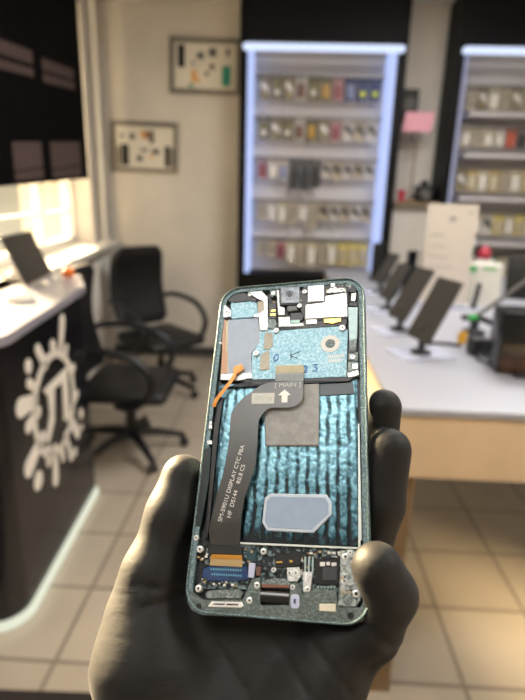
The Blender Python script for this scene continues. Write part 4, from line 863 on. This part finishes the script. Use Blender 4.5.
# usb port
u = MM['usb']; xa, xb = u[0][0], u[1][0]; yt, yb_ = -62.9, -68.3; yc = (yt+yb_)/2
bm = bmesh.new(); tube(bm, [(xa, yc, -2.2), (xb, yc, -2.2)], 2.75, 20, flat=.62); mm('charging_port', bm, 'usb_black', smooth=40)
for k in ('hole1', 'hole2'):
    x, y = MM[k]; bm = bmesh.new(); lathe(bm, [(1.15, -.6), (1.15, -.42), (0, -.42)], 18, c=(x, y, 0)); mm('frame_hole', bm, 'black')
x, y = MM['emboss']; bm = bmesh.new(); lathe(bm, [(2.0, -.75), (2.0, -.6), (1.6, -.55), (1.5, -.62), (0, -.62)], 22, c=(x, y, 0)); mm('round_emboss', bm, 'grey_metal', parts['side_bracket'], 35)
# connector pins
bm = bmesh.new(); pa = MM['pins']
for r0, r1 in ((pa[0], pa[1]), (pa[2], pa[3])):
    for k in range(13):
        x = r0[0]+(r1[0]-r0[0])*k/12; y = r0[1]+(r1[1]-r0[1])*k/12; box(bm, x-.25, x+.25, y-.35, y+.35, -1.4, -1.25)
mm('pins', bm, 'cyan_pin', parts['display_connector'])
# display flex cable: an arched strip
FXs = [tuple(p) for p in FLEX]
bm = bmesh.new(); f0 = bm.faces.new([bm.verts.new((x, y, 0)) for x, y in FXs])
bmesh.ops.triangulate(bm, faces=[f0])
bmesh.ops.subdivide_edges(bm, edges=bm.edges, cuts=3, use_grid_fill=True)
bmesh.ops.subdivide_edges(bm, edges=[e for e in bm.edges if e.calc_length() > 2.5], cuts=1, use_grid_fill=True)
def flexz(x, y):
    t = (20.8-y)/70
    z = -.45+1.15*math.sin(PI*min(1, max(0, t)))**.8
    if y < -40: z -= (-40-y)*.16
    if y > 14: z = -.55+(20.8-y)/7*.55 if y < 21 else -.55
    return z
for v in bm.verts: v.co.z = flexz(v.co.x, v.co.y)
r = bmesh.ops.extrude_face_region(bm, geom=list(bm.faces))
for e in r['geom']:
    if isinstance(e, bmesh.types.BMVert): e.co.z += .14
flx = mm('display_flex', bm, 'flex', smooth=40)
flx['label'] = 'dark grey display flex cable with white print'
st = MM['stif']; stf = mm('flex_stiffener', pr(st, -.75, -.35, bev=.08), 'stiffener', flx)
bm = bmesh.new()
for k in range(24):
    x = st[0][0]+(st[1][0]-st[0][0])*(k+.5)/24; box(bm, x-.12, x+.12, st[2][1]+.4, st[1][1]-.4, -.36, -.33)
mm('stiffener_lines', bm, 'grey_pad', stf)
# traces on the flex
bm = bmesh.new()
def lift(p): return (p[0], p[1], flexz(*p)+.15)
def flat_strip(bm, pts, w):
    prev = None
    for i, p in enumerate(pts):
        a = Vector(pts[max(0, i-1)]); c = Vector(pts[min(len(pts)-1, i+1)]); d = (c-a).normalized(); nn = Vector((-d.y, d.x))*w
        q = [bm.verts.new(lift((p[0]+nn.x, p[1]+nn.y))), bm.verts.new(lift((p[0]-nn.x, p[1]-nn.y)))]
        if prev: bm.faces.new((prev[0], prev[1], q[1], q[0]))
        prev = q
RT = [(8.13, 20.95), (8.2, 15), (4.78, 8.66), (-5.81, 8.32), (-10.34, 2.95), (-10.37, -8.66), (-12.21, -23.06), (-14.9, -40)]
LF = [(-8.4, 20.4), (-10.5, 19.5), (-16.38, 15.11), (-21.26, 10.27), (-23.37, 3.8), (-23.28, -11.58), (-25.97, -28.83), (-28.2, -43.3)]
for k in range(1, 10):
    t = .04+.045*k
    flat_strip(bm, [tuple(p.xy) for p in smoothpath([(l[0]*(1-t)+q[0]*t, l[1]*(1-t)+q[1]*t, 0) for l, q in zip(LF[1:], RT[1:])], 5)], .1)
mm('flex_traces', bm, 'flex_line', flx)
def ftext(s, a, b2, height, m, mirror=False):
    cu = bpy.data.curves.new('print', 'FONT'); cu.body = s; cu.size = 1
    t = bpy.data.objects.new('print', cu); COL.objects.link(t)
    me = bpy.data.meshes.new_from_object(t.evaluated_get(bpy.context.evaluated_depsgraph_get()))
    bpy.data.objects.remove(t); bpy.data.curves.remove(cu)
    xs = [v.co.x for v in me.vertices]; w = max(xs)-min(xs); x0 = min(xs); hh = max(v.co.y for v in me.vertices)
    A = Vector(a); B = Vector(b2); d = B-A; L_ = d.length; d.normalize(); nn = Vector((-d.y, d.x))
    bm = bmesh.new(); bm.from_mesh(me); bpy.data.meshes.remove(me)
    bmesh.ops.subdivide_edges(bm, edges=[e for e in bm.edges if e.calc_length()*L_/w > 1.5], cuts=1)
    for v in bm.verts:
        p = A+d*((v.co.x-x0)/w*L_)+nn*(v.co.y/hh*height); v.co = Vector((p.x, p.y, flexz(p.x, p.y)+.19))
    return mm('printed_text', bm, m, flx)
ftext('SM-S901U DISPLAY CTC PBA', *MM['t1'], 1.75, 'print_white')
ftext('HF  DS144    R0.8 CS', *MM['t2'], 1.75, 'print_white')
ma = MM['main']; ftext('[ MAIN ]', (ma[0][0]-2.3, ma[0][1]+.1), (ma[1][0]+2.3, ma[1][1]+.1), 2.0, 'print_grey')
def flat_poly(name, pts, m, dz):
    bm = bmesh.new(); f = bm.faces.new([bm.verts.new((x, y, 0)) for x, y in pts]); bmesh.ops.triangulate(bm, faces=[f])
    bmesh.ops.subdivide_edges(bm, edges=bm.edges, cuts=4, use_grid_fill=True)
    for v in bm.verts: v.co.z = flexz(v.co.x, v.co.y)+dz
    return mm(name, bm, m, flx)
flat_poly('printed_arrow', MM['arrow'], 'print_white', .19)
flat_poly('printed_box', MM['box'], 'print_grey', .19)
b0 = MM['box']; ftext('SPChip', (b0[3][0]+1.3, b0[3][1]+1.7), (b0[2][0]-1.2, b0[2][1]+1.8), 1.9, 'stiffener')
# orange antenna flex
bm = bmesh.new(); op = smoothpath([(x, y, -.1+.5*math.sin(PI*i/5)) for i, (x, y) in enumerate(MM['orange'])], 5)
prev = None
for i, p in enumerate(op):
    d = (op[min(i+1, len(op)-1)]-op[max(0, i-1)]).normalized(); nn = Vector((-d.y, d.x, 0)).normalized()*.85
    q = [bm.verts.new(p+nn), bm.verts.new(p-nn), bm.verts.new(p-nn+Vector((0, 0, .15))), bm.verts.new(p+nn+Vector((0, 0, .15)))]
    if prev:
        for k in range(4): bm.faces.new((prev[k], prev[(k+1) % 4], q[(k+1) % 4], q[k]))
    else: bm.faces.new(q[::-1])
    prev = q
bm.faces.new(prev)
of = mm('antenna_flex', bm, 'orange_flex', smooth=40); of['label'] = 'thin orange antenna flex'
mm('flex_pad', pr(MM['head'], -.5, .05, bev=.1), 'orange_flex', of)

# ------------------------------------------------------------------ gloved hand (one continuous surface)
def field():
    st_ = 1.15
    lo = np.array([-90., -205., -60.]); hi = np.array([64., 58., 26.])
    n_ = ((hi-lo)/st_).astype(int)+1
    X = (lo[0]+st_*np.arange(n_[0]))[:, None, None].astype(np.float32); Y = (lo[1]+st_*np.arange(n_[1]))[None, :, None].astype(np.float32); Z = (lo[2]+st_*np.arange(n_[2]))[None, None, :].astype(np.float32)
    def cone(a, b2, ra, rb):
        a = np.array(a, float); b2 = np.array(b2, float); d = b2-a; L2 = d@d
        px, py, pz = X-a[0], Y-a[1], Z-a[2]
        t = np.clip((px*d[0]+py*d[1]+pz*d[2])/L2, 0, 1)
        return np.sqrt((px-d[0]*t)**2+(py-d[1]*t)**2+(pz-d[2]*t)**2)-(ra+(rb-ra)*t)
    def smin(p, q, k):
        h = np.clip(.5+.5*(q-p)/k, 0, 1); return q*(1-h)+p*h-k*h*(1-h)
    def chain(pts, k=3):
        f = None
        for (a, ra), (b2, rb) in zip(pts, pts[1:]):
            c = cone(a, b2, ra, rb); f = c if f is None else smin(f, c, k)
        return f
    palm = None
    for a, b2, ra, rb in HAND_PALM:
        c = cone(a, b2, ra, rb); palm = c if palm is None else smin(palm, c, 9)
    F = palm
    fs = [chain(f, 3) for f in HAND_FINGERS]
    fing = fs[0]
    for f in fs[1:]: fing = smin(fing, f, 1.5)
    F = smin(F, fing, 6)
    F = smin(F, chain(HAND_THUMB, 6), 10)
    # press against the phone
    qx = np.abs(X)-(35.5-10); qy = np.abs(Y)-(73.2-10)
    rr = np.sqrt(np.maximum(qx, 0)**2+np.maximum(qy, 0)**2)+np.minimum(np.maximum(qx, qy), 0)-10
    dz = np.maximum(Z-.15, -7.75-Z)
    phd = np.maximum(rr, dz)
    k = 1.2; q = -phd
    h = np.clip(.5-.5*(q-F)/k, 0, 1); F = q*(1-h)+F*h+k*h*(1-h)
    # creases
    for pts, w, dep in HAND_CREASES:
        for a, b2 in zip(pts, pts[1:]):
            a = np.array(a, float); b2 = np.array(b2, float); d = b2-a
            t = np.clip(((X-a[0])*d[0]+(Y-a[1])*d[1])/(d@d), 0, 1)
            dd = (X-a[0]-d[0]*t)**2+(Y-a[1]-d[1]*t)**2
            F = F+dep*np.exp(-dd/(w*w))*(Z > -22)
    return F, lo, st_
HAND_PALM = [((-12, -215, -30), (-14, -150, -27), 27, 25), ((-14, -150, -27), (-26, -112, -22), 24, 17), ((-10, -150, -27), (4, -110, -24), 22, 15),
    ((-30, -118, -24), (-34, -56, -26), 16, 13), ((-10, -118, -25), (-14, -54, -27), 15, 12.5), ((5, -110, -25), (2, -62, -27), 15, 12.5), ((6, -115, -24), (20, -80, -22), 16, 12), ((6, -114, -20), (25, -80, -17), 16, 11.5),
    ((-40, -125, -22), (-54, -92, -16), 20, 20)]
HAND_FINGERS = [
    [((-32, -54, -25), 12.5), ((-22, -8, -22), 10), ((-12, 16, -19), 8.8), ((-5, 32, -17), 7.8)],
    [((-14, -52, -27), 12), ((22, -22, -27), 10), ((38, -2, -20), 8.8), ((41.5, 12, -12), 7.8)],
    [((2, -62, -27), 12), ((31, -49, -23), 9.8), ((39, -29, -14), 9.2), ((43.5, -8.5, -7), 8.8)],
    [((20, -80, -22), 11.5), ((35, -74, -13), 9.8), ((41.5, -62, -4), 9.6), ((37.8, -54, 2.5), 9.2)]]
HAND_THUMB = [((-54, -92, -16), 20), ((-56, -74, -13), 15), ((-54.5, -60, -10), 12.2), ((-48.5, -36, -8), 10.6), ((-45.5, -20, -7), 9.6)]
HAND_CREASES = [([(-55, -65), (-48, -65.5), (-40, -64.5)], 1.1, .9), ([(-51, -73), (-46, -71), (-39, -67)], 1.2, 1.1), ([(-2, -80), (12, -94), (24, -112)], 1.1, .7), ([(14, -80), (26, -92), (34, -106)], 1.1, .8), ([(-24, -84), (-12, -96), (-2, -112)], 1.1, .5), ([(30, -70), (40, -78), (48, -80)], 1.1, .6)]
def surface_nets(F, lo, st_):
    S = F < 0; nx_, ny_, nz_ = F.shape
    cnt = np.zeros((nx_-1, ny_-1, nz_-1), np.int8); 
    for i in (0, 1):
        for j in (0, 1):
            for k in (0, 1): cnt += S[i:nx_-1+i, j:ny_-1+j, k:nz_-1+k]
    act = (cnt > 0) & (cnt < 8); idx = -np.ones(act.shape, np.int64); A = np.argwhere(act); idx[act] = np.arange(len(A))
    acc = np.zeros((len(A), 3)); num = np.zeros(len(A))
    cor = [(i, j, k) for i in (0, 1) for j in (0, 1) for k in (0, 1)]
    for p in cor:
        for ax in range(3):
            if p[ax]: continue
            q = list(p); q[ax] = 1
            fa = F[A[:, 0]+p[0], A[:, 1]+p[1], A[:, 2]+p[2]]; fb = F[A[:, 0]+q[0], A[:, 1]+q[1], A[:, 2]+q[2]]
            mk = (fa < 0) != (fb < 0); t = np.where(mk, fa/np.where(mk, fa-fb, 1), 0)
            pos = np.tile(np.array(p, float), (len(A), 1)); pos[:, ax] = t
            acc += pos*mk[:, None]; num += mk
    V = lo+st_*(A+acc/num[:, None]); Q = []
    for ax in range(3):
        sl0 = [slice(None)]*3; sl1 = [slice(None)]*3; sl0[ax] = slice(0, -1); sl1[ax] = slice(1, None)
        E = np.argwhere(S[tuple(sl0)] != S[tuple(sl1)])
        o1, o2 = [a for a in range(3) if a != ax]
        E = E[(E[:, o1] > 0) & (E[:, o2] > 0) & (E[:, o1] < F.shape[o1]-1) & (E[:, o2] < F.shape[o2]-1)]
        c = []
        for d1, d2 in ((0, 0), (1, 0), (1, 1), (0, 1)):
            e = E.copy(); e[:, o1] -= d1; e[:, o2] -= d2; c.append(idx[e[:, 0], e[:, 1], e[:, 2]])
        q = np.stack(c, 1); flip = S[E[:, 0], E[:, 1], E[:, 2]]
        if ax == 1: flip = ~flip
        q[flip] = q[flip][:, ::-1]; Q.append(q)
    return V, np.concatenate(Q)
F_, lo_, st_ = field()
V_, Q_ = surface_nets(F_, lo_, st_)
Q_ = Q_[(Q_ >= 0).all(1)]
# light smoothing
nb = np.zeros_like(V_); dg = np.zeros(len(V_))
for it in range(3):
    nb[:] = 0; dg[:] = 0
    for a in range(4):
        np.add.at(nb, Q_[:, a], V_[Q_[:, (a+1) % 4]]); np.add.at(dg, Q_[:, a], 1)
        np.add.at(nb, Q_[:, a], V_[Q_[:, (a+3) % 4]]); np.add.at(dg, Q_[:, a], 1)
    V_ = V_*.5+.5*nb/np.maximum(dg, 1)[:, None]
me = bpy.data.meshes.new('gloved_hand')
me.from_pydata((V_*.001).tolist(), [], Q_.tolist()); me.update()
bm = bmesh.new(); bm.from_mesh(me); bmesh.ops.recalc_face_normals(bm, faces=bm.faces); bm.to_mesh(me); bm.free()
for p in me.polygons: p.use_smooth = True
me.materials.append(MATS['nitrile'])
hand = bpy.data.objects.new('gloved_hand', me); COL.objects.link(hand); hand.matrix_world = PHN
tag(hand, 'hand in a black nitrile glove gripping the opened smartphone', 'hand')

# ------------------------------------------------------------------ light
def area(name, loc, size, energy, col, target, sy=None):
    l = bpy.data.lights.new(name, 'AREA'); l.energy = energy; l.color = col; l.size = size
    if sy: l.shape = 'RECTANGLE'; l.size_y = sy
    o = bpy.data.objects.new(name, l); COL.objects.link(o); o.location = loc
    o.rotation_euler = (Vector(target)-Vector(loc)).to_track_quat('-Z', 'Y').to_euler()
    return o
area('ceiling_lamp', (-.72, -.2, H-.03), 1.0, 21, (1, .99, .98), (-.72, -.2, 0), .7)
area('ceiling_lamp', (1.0, 2.4, H-.03), 1.2, 63, (1, .98, .96), (1.0, 2.4, 0), .6)
area('ceiling_lamp', (1.8, .4, H-.03), 1.2, 42, (1, .98, .96), (1.8, .4, 0), .6)
sun = bpy.data.lights.new('sun', 'SUN'); sun.energy = 95; sun.color = (1, .77, .46); sun.angle = .2
so_ = bpy.data.objects.new('sun', sun); COL.objects.link(so_); so_.rotation_euler = Vector((.75, -.65, -.33)).to_track_quat('-Z', 'Y').to_euler()
def wl(u, z, x): return tuple(WM @ Vector((x, u, z)))
a = area('daylight', wl(3.0, 1.7, -.3), 3.4, 21, (1, .93, .74), wl(3.0, 1.5, 1), 1.9)
a = area('daylight', wl(.95, 1.85, -.3), 1.1, 10, (1, .9, .72), wl(.95, 1.8, 1), 1.2)  # added lamp at the unseen second window, lights the glove from the left
w = bpy.data.worlds.new('world'); SCN.world = w; w.use_nodes = True; nt = w.node_tree
bg = nt.nodes['Background']; bg.inputs[0].default_value = (1, .9, .62, 1); bg.inputs[1].default_value = .4
vs = SCN.view_settings
vs.view_transform = 'Standard'; vs.look = 'None'; vs.exposure = 0; vs.gamma = 1; vs.use_curve_mapping = False
